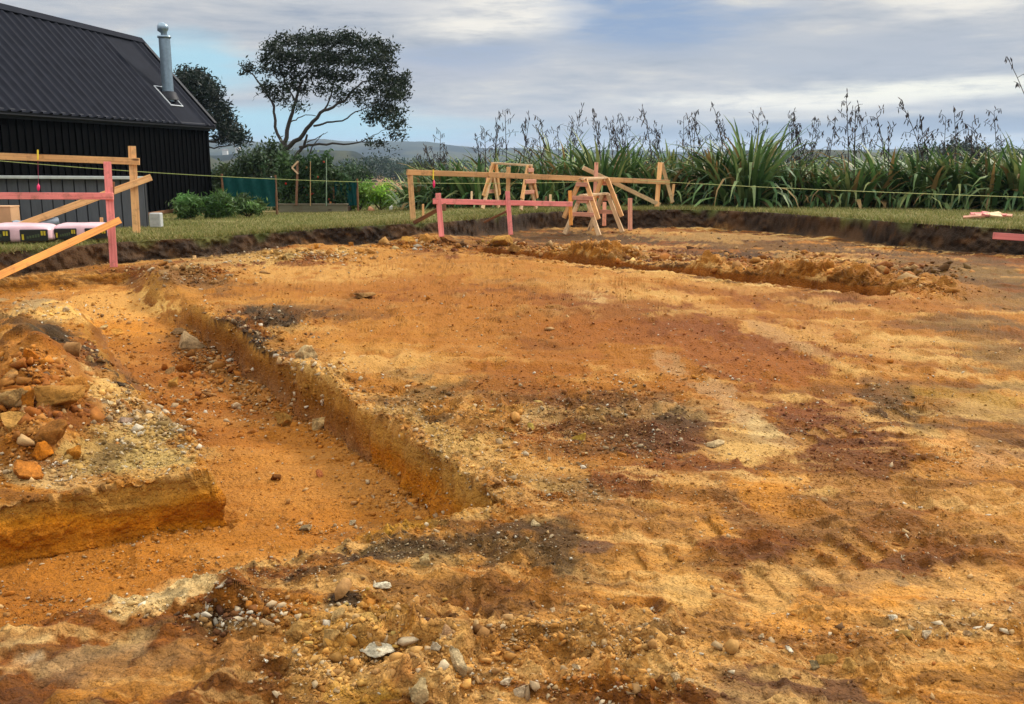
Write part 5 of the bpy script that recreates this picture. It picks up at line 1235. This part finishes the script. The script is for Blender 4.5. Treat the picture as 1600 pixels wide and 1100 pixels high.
# second tree behind the barn
cl = []; t2 = 52.0
for c in [(292, 116, 18, 9), (310, 118, 14, 8), (300, 128, 26, 10), (325, 134, 14, 8), (312, 146, 26, 11), (335, 152, 12, 8), (320, 166, 30, 12), (348, 172, 10, 8), (335, 184, 28, 11), (352, 198, 22, 9), (362, 206, 18, 8), (372, 214, 13, 8), (345, 214, 22, 7), (280, 130, 20, 14), (285, 160, 26, 16), (300, 185, 26, 14), (320, 196, 20, 9), (375, 222, 9, 4)]: C_px(*c, t0=t2)
b2 = lawn_pt(318, t2); b2.z = -1.0
rt = tag(empty('tree', b2), 'dark layered conifer showing behind the right end of the barn roof', 'tree')
limbs([([Vector((0, 0, 0)), P(316, 240, t2) - b2, P(305, 180, t2) - b2, P(298, 125, t2) - b2], .30, .08), ([P(312, 220, t2) - b2, P(335, 222, t2) - b2, P(358, 212, t2) - b2], .09, .03), ([P(310, 200, t2) - b2, P(330, 196, t2) - b2, P(345, 190, t2) - b2], .08, .03), ([P(314, 232, t2) - b2, P(345, 230, t2 + .3) - b2, P(366, 226, t2) - b2], .05, .02)], (70, 66, 62), r).build('trunk', M_BARK, rt, smooth=True)
V, Fq, Cc = crown([(c_, (rd_[0] * .9, rd_[1], rd_[2] * .7)) for c_, rd_ in cl], r, 850, .13, (26, 38, 26), (.5, 0, .05), 1.0)
mesh_np('crown', V - np.array(b2), Fq, M_LEAF, Cc, rt)

# --- shrubs and garden plants
def shrub(u, t, w_px, h_px, label, colr, leaf=.05, n=1500, cat='shrub', name='shrub', group=None, flowers=None, seed=0, asp=.4, base=None, wind=(0, 0, .35)):
    r = np.random.default_rng(900 + seed); p = base or lawn_pt(u, t); W = w_px * t / F / 2; H = h_px * t / F
    rt = tag(empty(name, p), label, cat, group)
    ns = 16; tw = r.normal(size=(ns, 3)); tw /= np.linalg.norm(tw, axis=1, keepdims=True); tw *= r.random((ns, 1)) ** .4
    tips = tw * (W * .8, W * .7, H * .42) + (0, 0, H * .52); n = int(n * 1.7); k = r.integers(ns, size=n)
    C = tips[k] + r.normal(size=(n, 3)) * (W * .20, W * .2, H * .11); C[:, 2] = np.abs(C[:, 2]) + .02
    V, Fq = leaf_quads(C, leaf * r.uniform(.6, 1.4, n), r, asp, wind=wind)
    cc = np.repeat(shade(colr, ns, r, .28)[::4][k], 4, axis=0) * np.repeat(np.exp(r.normal(size=(n, 1)) * .2), 4, axis=0)
    mesh_np('foliage', V, Fq, M_LEAF, cc, rt)
    st = [([(0, 0, 0), tuple(tips[q] * .6), tuple(tips[q])], .02, .006) for q in range(0, ns, 2)]
    limbs(st, (90, 78, 60), r).build('stems', M_BARK, rt)
    if flowers:
        for q in range(flowers[0]):
            j = r.integers(n); s = flowers[2]
            vv = I1[0] * s + C[j] * (1.05, 1, 1) + (0, -W * .25, 0)
            mesh_np(flowers[3], vv, I1[1], M_STONE, np.tile(alb(flowers[1][q % len(flowers[1])], 1.0), (len(vv), 1)), rt, smooth=True)
    return rt
gd = 29.5
RED = [(206, 84, 62), (226, 150, 90), (206, 60, 44)]; WHT = [(230, 226, 214), (226, 200, 190)]
shrub(352, 33, 60, 72, 'dark shrub at the right corner of the barn, over the green windbreak', (66, 84, 50), .08, 2600, seed=1)
shrub(395, 33, 66, 88, 'shrub with pale blossoms behind the green windbreak', (74, 92, 58), .075, 3200, seed=2, flowers=(10, WHT, .035, 'blossom'))
shrub(432, 32, 50, 100, 'tall thin-leaved shrub at the foot of the wind-swept tree', (72, 90, 56), .075, 3000, seed=3, flowers=(8, WHT, .03, 'blossom'))
for i, (u, h, w_, lb) in enumerate([(448, 74, 30, 'tomato plant at the left end of the raised bed, with red fruit'), (470, 82, 30, 'leafy tomato plant tied by the crossed timber sticks'), (492, 76, 28, 'tomato plant between the crossed sticks and the cane'), (512, 80, 28, 'tomato plant climbing the tall green cane'), (530, 50, 26, 'low tomato plant at the right end of the raised bed')]):
    shrub(u, gd + .3, w_ * 1.5, h * 1.08, lb, (60, 84, 46), .07, 3600, 'tomato plant', 'tomato_plant', 'tomato plants in the raised bed', (7, RED + [(196, 180, 80)], .04, 'fruit'), seed=10 + i)
shrub(545, 36, 80, 78, 'dark round bush behind the second windbreak panel', (56, 74, 48), .06, 2400, seed=20)
shrub(592, 30.5, 62, 40, 'bright yellow-green shrub right of the second windbreak panel', (126, 158, 52), .05, 1700, seed=21)
shrub(560, 30.5, 60, 46, 'yellow-green shrub behind the second windbreak panel', (112, 144, 56), .05, 1500, seed=22)
shrub(660, 34, 60, 70, 'dull green bush right behind the left end of the pine rail', (70, 84, 58), .055, 1900, seed=23)
shrub(625, 33, 50, 26, 'low scrubby bush behind the left post of the centre pine frame', (86, 92, 60), .045, 900, seed=24)
for i, (u, t, w_, h, lb) in enumerate([(290, 23.5, 56, 36, 'long-leaved clump nearest the barn wall'), (335, 23.8, 60, 40, 'long-leaved clump in the middle before the windbreak'), (383, 24.6, 62, 34, 'long-leaved clump at the right end before the windbreak')]):
    shrub(u, t, w_, h, lb, (80, 106, 52), .085, 1300, 'plant', 'leafy_clump', 'leafy clumps before the windbreak', seed=70 + i, asp=.2)
# raised bed, canes, sticks, windbreaks
M_CLOTH = m_plain('green_shade_cloth', A3(10, 62, 60, 1.0), .8, 0, 12, .18, .15, .1)
def cloth(u0, u1, v0, v1, t0, t1, label):
    a, b = P(u0, v1, t0), P(u1, v1, t1); h = (v1 - v0) * t0 / F
    rt = tag(empty('windbreak', a), label, 'windbreak', None); n = 24; m = 8; V = []
    for side in (0, 1):
        for i in range(n + 1):
            for j in range(m + 1):
                q = a.lerp(b, i / n); V.append((q.x - a.x, q.y - a.y + .035 * math.sin(i * 1.1 + j * .4) + .006 * side, q.z - a.z + h * j / m - .03 * math.sin(math.pi * i / n) * (j / m)))
    off_ = (n + 1) * (m + 1); Fq = []
    for i in range(n):
        for j in range(m):
            q = i * (m + 1) + j; Fq.append((q, q + m + 1, q + m + 2, q + 1)); Fq.append((off_ + q + 1, off_ + q + m + 2, off_ + q + m + 1, off_ + q))
    mesh_np('cloth', V, Fq, M_CLOTH, parent=rt, smooth=True)
    for q in (a, b):
        d = q - a; v, f = tube_np([d + Vector((0, .03, -.35)), d + Vector((0, .03, h + .06))], [.035, .03], 8); mesh_np('post', v, f, M_BRN, parent=rt, smooth=True)
cloth(349, 432, 276, 323, gd - 3.6, gd - 2.6, 'teal green shade cloth windbreak panel beside the barn')
cloth(522, 559, 283, 321, gd + .4, gd + .4, 'smaller teal shade cloth panel right of the raised bed')
bm = bmesh.new(); add_box(bm, (0, 0, 0), (1, 1, 1)); bm.free()
p0, p1 = lawn_pt(432, gd - .2), lawn_pt(540, gd - .2)
M_GT = m_wood('silver_timber', A3(128, 122, 96), A3(92, 84, 64)); rt = tag(empty('raised_bed', p0), 'long weathered timber raised garden bed under the tomato plants', 'garden bed')
W_ = (p1 - p0).length; bm = bmesh.new(); add_box(bm, (0, -.03, -.1), (W_, .03, .24), bevel=.006); bm_obj('front_board', bm, M_GT, rt)
bm = bmesh.new(); add_box(bm, (-.03, -.05, .243), (W_ + .03, .07, .275), bevel=.006); bm_obj('top_rail', bm, m_wood('grey_timber', A3(150, 138, 112), A3(104, 92, 72)), rt)
bm = bmesh.new(); add_box(bm, (.01, .032, -.1), (W_ - .01, 1.0, .2)); bm_obj('soil', bm, m_plain('bed_soil', A3(80, 62, 46, 1.0), .95, nscale=30, var=.3), rt)
for (u, v0, lb, c, rr) in [(485, 252, 'tan garden cane in the raised bed, left of two tall canes', (170, 140, 90), .016), (510, 246, 'grey-green garden cane in the raised bed, right of two tall canes', (120, 140, 110), .018)]:
    v, f = tube_np([P(u, 322, gd), P(u, v0, gd)], [rr, rr * .8], 7); tag(mesh_np('garden_cane', v, f, m_plain('cane', A3(*c, 1.0), .7), smooth=True), lb, 'cane')
rt = tag(empty('stick_frame', P(462, 320, gd - .1)), 'crossed timber stick frame holding up tomato plants', 'plant support')
bpx('upright', (465, 252), (463, 321), gd - .1, gd - .1, 3.6, M_BRN, rt, .04); bpx('arm', (456, 262), (466, 252), gd - .14, gd - .14, 2.6, M_PALE, rt, .03); bpx('arm', (456, 262), (466, 272), gd - .14, gd - .14, 2.6, M_PALE, rt, .03)
for (u, v, w_, h_, c, lb, s) in [(577, 316, 14, 10, (186, 132, 96), 'terracotta coloured rock at the edge of the yellow-green shrub', 81), (608, 310, 8, 9, (206, 206, 190), 'pale stone on the lawn right of the yellow-green shrub', 82), (634, 304, 10, 6, (196, 196, 180), 'flat pale stone left of the first post of the centre pine frame', 83)]:
    p = lawn_pt(u, 29); t = 29; vs = variants[s % 16] * (w_ * t / F / 2, w_ * t / F / 2.4, h_ * t / F * .6)
    o = mesh_np('rock', vs, I4[1], M_STONE, np.tile(alb(c, 1.2), (len(vs), 1))); o.location = p + Vector((0, 0, .06)); tag(o, lb, 'rock')

# --- grass on the lawn
r = np.random.default_rng(11); N = 240000
u = r.uniform(-120, 1720, N); az_ = np.arctan2((u - 800) / F, 1.0); rb_ = bank_r(az_)
rr_ = rb_ + .02 + r.random(N) ** 1.6 * 14
x = np.sin(az_) * rr_; y = np.cos(az_) * rr_
dens = f2(x * 1.1, y * 1.1, 3, 210.); keep = r.random(N) < (.45 + 1.1 * (dens - .35)); x, y, rr_, az_ = x[keep], y[keep], rr_[keep], az_[keep]
_, _, _, _, lw_, _, _, _, _, _, _, rbd_ = macro(x, y)
keep = rbd_ > .10 + .06 * r.random(len(x)); x, y, rbd_ = x[keep], y[keep], rbd_[keep]
inz = np.hypot(x, y) < 27.5
zg = np.where(inz, 0, 0.0); zg = lawn_z(x, y) ; zi = np.where(np.hypot(x, y) < 27)[0]
zg[zi] = np.maximum(ground_at(x[zi], y[zi]), zg[zi] - .12)
h = r.uniform(.025, .06, len(x)) * (1 + .9 * (rbd_ < .5)) * (.7 + .7 * n2(x * 2, y * 2, 33.)); a = r.random(len(x)) * 6.28; w_ = r.uniform(.005, .009, len(x)); lx, ly = r.normal(size=len(x)) * .6 * h, r.normal(size=len(x)) * .6 * h - .5 * h * (rbd_ < .4)
V = np.stack([np.stack([x - np.cos(a) * w_, y - np.sin(a) * w_, zg - .01], -1), np.stack([x + np.cos(a) * w_, y + np.sin(a) * w_, zg - .01], -1), np.stack([x + lx, y + ly, zg + h], -1)], 1).reshape(-1, 3)
pal = np.array([alb(c, 1.0) for c in [(112, 116, 56), (128, 126, 66), (150, 140, 88), (96, 106, 48), (166, 152, 104)]]); cc = pal[r.integers(5, size=len(x))] * np.exp(r.normal(size=(len(x), 1)) * .15)
M_GRASS = m_col('grass_blades', .7, (.95, 1.05), 3, 0, .01, .2, transl=.2)
tag(mesh_np('grass', V, np.arange(len(V)).reshape(-1, 3), M_GRASS, np.repeat(cc, 3, 0)), kind='stuff')

# ------------------------------------------------------------------ land beyond
az_ = np.concatenate([np.linspace(-1.3, -.62, 30, endpoint=False), np.linspace(-.62, .62, 320), np.linspace(.62, 1.3, 31)[1:]])
rr_ = np.concatenate([np.linspace(27.4, 60, 40, endpoint=False), np.geomspace(60, 6000, 190)])
A_, Q_ = np.meshgrid(az_, rr_, indexing='ij'); x = np.sin(A_) * Q_; y = np.cos(A_) * Q_
def far_z(x, y):
    q = np.hypot(x, y); a = np.arctan2(x, y)
    base = np.interp(q, [27, 42, 60, 100, 160, 250, 500, 1000, 1600, 2600, 4000, 6000], [0, 0, -1.0, -3.2, -4.4, -4.8, -5.5, -7, -6, -4, 0, 5])
    z = base + lawn_z(x, y) * sstep(70, 38, q) 
    hl = sstep(1300, 2600, q) * (14 + 44 * (f2(a * 9 + 3, q * .0004, 4, 220.)) ** 1.3) * (.62 + .5 * sstep(.1, -.15, a))
    h2 = sstep(420, 700, q) * sstep(1300, 800, q) * 12 * sstep(.52, .7, f2(a * 7 + 1, q * .0022, 3, 230.))
    h3 = sstep(60, 110, q) * sstep(260, 160, q) * 3.4 * sstep(.36, .42, a) 
    return z + hl + h2 + h3 + (f2(x * .03, y * .03, 3, 240.) - .5) * 3 * sstep(80, 300, q)
z = far_z(x, y)
n_, m_ = x.shape; idx = np.arange(n_ * m_).reshape(n_, m_); fq = np.stack([idx[:-1, :-1], idx[1:, :-1], idx[1:, 1:], idx[:-1, 1:]], -1).reshape(-1, 4)
pat = f2(x * .006, y * .006, 4, 250.); pat2 = f2(A_ * 26, np.log(Q_) * 9, 4, 260.)
c = alb((92, 94, 66), 2.2) * np.ones(x.shape + (1,)); c = c + (alb((60, 72, 54), 2.2) - c) * sstep(.42, .58, pat)[..., None]; c = c + (alb((36, 48, 40), 2.0) - c) * (sstep(.52, .6, pat2) * sstep(200, 500, Q_))[..., None]
uu = 800 + F * np.tan(A_); br = np.exp(-((uu - 622) / 30) ** 2) * sstep(110, 160, Q_) * sstep(420, 300, Q_); c = c + (alb((182, 138, 98), 1.2) - c) * np.clip(br * 1.3, 0, 1)[..., None]
nearl = sstep(60, 40, Q_)[..., None]; gN = f2(x * .8, y * .8, 4, 170.); gcol_ = (alb((116, 110, 56)) + (alb((150, 134, 88)) - alb((116, 110, 56))) * sstep(.5, .75, gN)[..., None]); c = c * (1 - nearl) + gcol_ * nearl
tag(mesh_np('hills', np.stack([x, y, z], -1).reshape(-1, 3), fq, m_col('hill_land', .95, (.8, 1.2), .2, 0, .1, .1), c.reshape(-1, 3), smooth=True), kind='structure')
def wood(name, pts, n_leaf, leaf, colr, seed):
    """a far wood that reads as one mass: trees (x, y, z, radius, height)"""
    r = np.random.default_rng(seed); Vs, Fs, Cs, off = [], [], [], 0
    for (x, y, z, R_, H) in pts:
        ns = 14; tw = r.normal(size=(ns, 3)); tw /= np.linalg.norm(tw, axis=1, keepdims=True); tw *= r.random((ns, 1)) ** .35
        tips = tw * (R_ * .85, R_ * .85, H * .42) + (x, y, z + H * .55); k = r.integers(ns, size=n_leaf)
        C = tips[k] + r.normal(size=(n_leaf, 3)) * (R_ * .22, R_ * .22, H * .13); V, Fq = leaf_quads(C, leaf * R_ * r.uniform(.6, 1.3, n_leaf), r, .6)
        Vs.append(V); Fs.append(Fq + off); off += len(V); Cs.append(np.repeat(shade(colr, ns, r, .25)[::4][k], 4, 0))
    o = mesh_np(name, np.concatenate(Vs), np.concatenate(Fs), M_LEAF, np.concatenate(Cs)); return tag(o, kind='stuff')
def row(u0, u1, t0, t1, top_v, n, seed, rad, jit=4):
    r = np.random.default_rng(seed); out = []
    for i in range(n):
        u = r.uniform(u0, u1); t = r.uniform(t0, t1); xx = (u - 800) / F * t; yy = t * 1.0; zb = float(far_z(np.array([xx]), np.array([yy]))[0])
        tv = top_v(u) + r.normal() * jit; H = max(1.2, CAMZ + (305 - (tv - -60 + 0) + 0) * 0 + (245 - tv) / F * t - zb); out.append((xx, yy, zb - .3, rad * t / F * r.uniform(.7, 1.3), H))
    return out
wood('wood', row(560, 640, 210, 300, lambda u: 243 + abs(u - 592) * .25, 40, 1, 11, 3), 160, .16, (44, 62, 50), 1)
wood('wood', row(540, 770, 380, 600, lambda u: 250, 60, 2, 9, 3), 90, .2, (52, 72, 58), 2)
wood('wood', row(1395, 1535, 120, 150, lambda u: 230 - 9 * math.exp(-((u - 1480) / 40) ** 2), 60, 3, 13, 2.5), 220, .14, (40, 50, 40), 3)
wood('wood', row(1545, 1760, 110, 150, lambda u: 234 - 16 * sstep(1550, 1600, u), 50, 4, 14, 2.5), 220, .14, (44, 56, 42), 4)
wood('wood', row(1080, 1330, 70, 110, lambda u: 243 + 5 * math.sin(u * .05), 70, 5, 15, 3), 200, .14, (38, 48, 38), 5)
wood('wood', row(330, 560, 90, 240, lambda u: 262, 90, 6, 14, 4), 150, .16, (56, 74, 52), 6)
wood('wood', row(640, 1100, 45, 90, lambda u: 262, 90, 7, 18, 4), 170, .14, (50, 66, 46), 7)
wood('wood', row(1300, 1700, 45, 90, lambda u: 262, 80, 8, 18, 4), 170, .14, (46, 60, 42), 8)
# white houses on the far left slope
M_HW = m_plain('white_weatherboard', A3(214, 214, 210, 1.1), .7); M_HR = m_plain('grey_roof', A3(120, 116, 116, 1.1), .7)
for i, (u, v, lb) in enumerate([(352, 236, 'tiny white house on the far slope, leftmost of the row'), (372, 234, 'tiny white house on the far slope, second from the left'), (398, 236, 'tiny white house on the far slope beside the pale shrub top'), (486, 238, 'tiny white house on the far slope under the leaning tree stems')]):
    t = 900; p = P(u, v + 2, t); Wd = 4.4; rt = tag(empty('house', p, .2 * i), lb, 'house', 'white houses on the far slope')
    bm = bmesh.new(); add_box(bm, (-Wd / 2, -2.2, -3), (Wd / 2, 2.2, 1.6)); bm_obj('wall', bm, M_HW, rt)
    bm = bmesh.new(); vs = [bm.verts.new(q) for q in ((-Wd / 2 - .3, -2.5, 1.55), (Wd / 2 + .3, -2.5, 1.55), (Wd / 2 + .3, 2.5, 1.55), (-Wd / 2 - .3, 2.5, 1.55), (-Wd / 2 - .3, 0, 3.0), (Wd / 2 + .3, 0, 3.0))]
    for f in ((0, 1, 5, 4), (2, 3, 4, 5), (0, 4, 3), (1, 2, 5), (0, 3, 2, 1)): bm.faces.new([vs[k] for k in f])
    bm_obj('roof', bm, M_HR, rt)
# air
bm = bmesh.new(); add_box(bm, (-6300, -60, -40), (6300, 6300, 90))
m = bpy.data.materials.new('air'); m.use_nodes = True; nt = m.node_tree; nt.nodes.remove(nt.nodes['Principled BSDF'])
pv = nt.nodes.new('ShaderNodeVolumePrincipled'); pv.inputs['Color'].default_value = (.55, .74, 1, 1); pv.inputs['Density'].default_value = .00017; pv.inputs['Anisotropy'].default_value = .2
nt.links.new(pv.outputs[0], nt.nodes['Material Output'].inputs['Volume'])
tag(bm_obj('haze', bm, m), kind='stuff')
# ------------------------------------------------------------------ camera, sky, sun
cam = bpy.data.cameras.new('camera'); cam.sensor_width = 36; cam.lens = 36 * F / 1600; cam.clip_start = .05; cam.clip_end = 20000
co = bpy.data.objects.new('camera', cam); COL.objects.link(co); co.location = (0, 0, CAMZ); co.rotation_euler = (math.pi / 2 - PITCH, 0, 0)
scene.camera = co
SUN_EL, SUN_AZ = R(36), R(52)            # right, a little behind, behind thin cloud
sd = bpy.data.lights.new('sun', 'SUN'); sd.energy = 2.8; sd.angle = R(9); sd.color = (1, .93, .82)
so = bpy.data.objects.new('sun', sd); COL.objects.link(so)
sv = Vector((math.sin(SUN_AZ) * math.cos(SUN_EL), math.cos(SUN_AZ) * math.cos(SUN_EL), math.sin(SUN_EL)))
so.rotation_euler = (-sv).to_track_quat('-Z', 'Y').to_euler()
w = bpy.data.worlds.new('World'); scene.world = w; w.use_nodes = True
nt = w.node_tree; L = nt.links; bg = nt.nodes['Background']
sky = nt.nodes.new('ShaderNodeTexSky'); sky.sky_type = 'NISHITA'; sky.sun_disc = False
sky.sun_elevation = SUN_EL; sky.sun_rotation = SUN_AZ
tc = nt.nodes.new('ShaderNodeTexCoord')
sep = nt.nodes.new('ShaderNodeSeparateXYZ'); L.new(tc.outputs['Generated'], sep.inputs[0])
def mth(op, a, b=None, c=None, clamp=False):
    n = nt.nodes.new('ShaderNodeMath'); n.operation = op; n.use_clamp = clamp
    for i, x in enumerate((a, b, c)):
        if x is None: continue
        if isinstance(x, bpy.types.NodeSocket): L.new(x, n.inputs[i])
        else: n.inputs[i].default_value = x
    return n.outputs[0]
def mrange(x, a, b, c=0.0, d=1.0):
    n = nt.nodes.new('ShaderNodeMapRange'); n.interpolation_type = 'SMOOTHSTEP'
    L.new(x, n.inputs[0])
    for i, k in enumerate((a, b, c, d)): n.inputs[i + 1].default_value = k
    return n.outputs[0]
azm = mth('ARCTAN2', sep.outputs[0], sep.outputs[1]); el = mth('ARCSINE', sep.outputs[2])
elc = mth('MAXIMUM', el, 0.0)
# cloud deck: long flat bands
comb = nt.nodes.new('ShaderNodeCombineXYZ')
L.new(mth('MULTIPLY', azm, 3.0), comb.inputs[0]); L.new(mth('MULTIPLY', el, 19.0), comb.inputs[1])
def wn(scale, det, rough, off, dist=0.0):
    mp = nt.nodes.new('ShaderNodeMapping'); mp.inputs['Location'].default_value = off; L.new(comb.outputs[0], mp.inputs[0])
    n = nt.nodes.new('ShaderNodeTexNoise'); n.inputs['Scale'].default_value = scale; n.inputs['Detail'].default_value = det
    n.inputs['Roughness'].default_value = rough; n.inputs['Distortion'].default_value = dist
    L.new(mp.outputs[0], n.inputs['Vector']); return n.outputs[0]
nA = wn(.9, 5, .5, (3.1, 1.7, 0), .25); nB = wn(2.6, 6, .55, (8.3, 2.2, 1.0), .3); nD = wn(5.5, 8, .66, (2.3, 4.2, 5.0), .2); nC = wn(1.3, 6, .55, (1.3, 7.2, 2.0), .4)
def rampw(fac, stops):
    r = nt.nodes.new('ShaderNodeValToRGB'); e = r.color_ramp.elements
    while len(e) < len(stops): e.new(.5)
    for k, (p, c) in zip(e, stops): k.position = p; k.color = (*c, 1)
    L.new(fac, r.inputs[0]); return r.outputs[0]
def mixw(a, b, f, mode='MIX'):
    m = nt.nodes.new('ShaderNodeMix'); m.data_type = 'RGBA'; m.blend_type = mode
    for s_, i in ((a, 6), (b, 7)):
        if isinstance(s_, bpy.types.NodeSocket): L.new(s_, m.inputs[i])
        else: m.inputs[i].default_value = (*s_, 1)
    if isinstance(f, bpy.types.NodeSocket): L.new(f, m.inputs[0])
    else: m.inputs[0].default_value = f
    return m.outputs[2]
ls = lambda *c: tuple(lin(c))
cloud = rampw(mth('ADD', mth('MULTIPLY', nA, .33), mth('ADD', mth('MULTIPLY', nB, .37), mth('MULTIPLY', nD, .30))), [(.36, ls(158, 168, 184)), (.45, ls(182, 187, 195)), (.53, ls(200, 201, 203)), (.63, ls(228, 223, 212))])
wx = mth('MULTIPLY', mth('SUBTRACT', nC, .5), 1.9); wy = mth('MULTIPLY', mth('SUBTRACT', nB, .5), 1.5)
def blob(u, v, ru, rv, st):
    a0, e0, ra, re = (u - 800) / F, (245 - v) / F, ru / F, rv / F
    dx = mth('ADD', mth('DIVIDE', mth('SUBTRACT', azm, a0), ra), wy); dy = mth('ADD', mth('DIVIDE', mth('SUBTRACT', el, e0), re), wx)
    d = mth('SQRT', mth('ADD', mth('MULTIPLY', dx, dx), mth('MULTIPLY', dy, dy)))
    return mrange(d, 1.35, .35, 0.0, st)
for (u, v, ru, rv, c, st) in [(990, 45, 190, 55, (140, 164, 198), .95), (740, 98, 150, 22, (158, 174, 200), .8), (1250, 100, 300, 30, (168, 178, 194), .6), (780, 40, 130, 36, (250, 244, 232), .9), (600, 20, 150, 24, (206, 207, 210), .6),
                              (1480, 40, 150, 28, (248, 242, 230), .85), (1560, 8, 100, 20, (160, 182, 212), .7), (1200, 165, 260, 14, (255, 250, 236), .95), (1420, 150, 260, 16, (255, 252, 236), 1), (900, 178, 160, 10, (206, 205, 206), .7),
                              (1250, 205, 420, 14, (146, 160, 178), .9), (1480, 200, 220, 14, (150, 162, 180), .9), (1250, 243, 420, 11, (255, 252, 240), .95), (880, 235, 140, 14, (214, 214, 214), .6), (560, 120, 300, 20, (186, 190, 202), .6)]:
    cloud = mixw(cloud, ls(*c), mth('MULTIPLY', blob(u, v, ru, rv, st), mrange(mth('ADD', mth('MULTIPLY', nD, .6), mth('MULTIPLY', nB, .4)), .36, .56, .45, 1.0)))
# clear gaps: the physical sky, pale turquoise low on the left
clear = mixw(sky.outputs[0], (4.0, 7.4, 9.0), .85)
clear = mixw(clear, (.10, .10, .10), 1.0, 'MULTIPLY')
h1 = blob(470, 205, 330, 30, .95); h2 = blob(340, 120, 110, 46, .85); h3 = blob(280, 250, 600, 26, .9); h4 = blob(690, 195, 120, 14, .5)
hole = mth('MAXIMUM', mth('MAXIMUM', h1, h2), mth('MAXIMUM', h3, h4))
allsky = mixw(cloud, clear, hole)
# bright cloud deck overhead (the part outside the picture that lights the ground)
boost = mrange(el, R(11), R(45), 0.80, 1.75)
allsky = mixw(allsky, (1, .985, .95), mrange(el, R(11), R(40), 0, .6))
sc_ = nt.nodes.new('ShaderNodeVectorMath'); sc_.operation = 'SCALE'; L.new(allsky, sc_.inputs[0]); L.new(boost, sc_.inputs['Scale'])
L.new(sc_.outputs[0], bg.inputs['Color']); bg.inputs['Strength'].default_value = SKY_STR
scene.view_settings.view_transform = 'Standard'; scene.view_settings.look = 'None'; scene.view_settings.gamma = 1; scene.view_settings.exposure = 0.36
scene.render.engine = 'CYCLES'
scene.cycles.max_bounces = 6; scene.cycles.diffuse_bounces = 3; scene.cycles.transparent_max_bounces = 8; scene.cycles.volume_bounces = 0
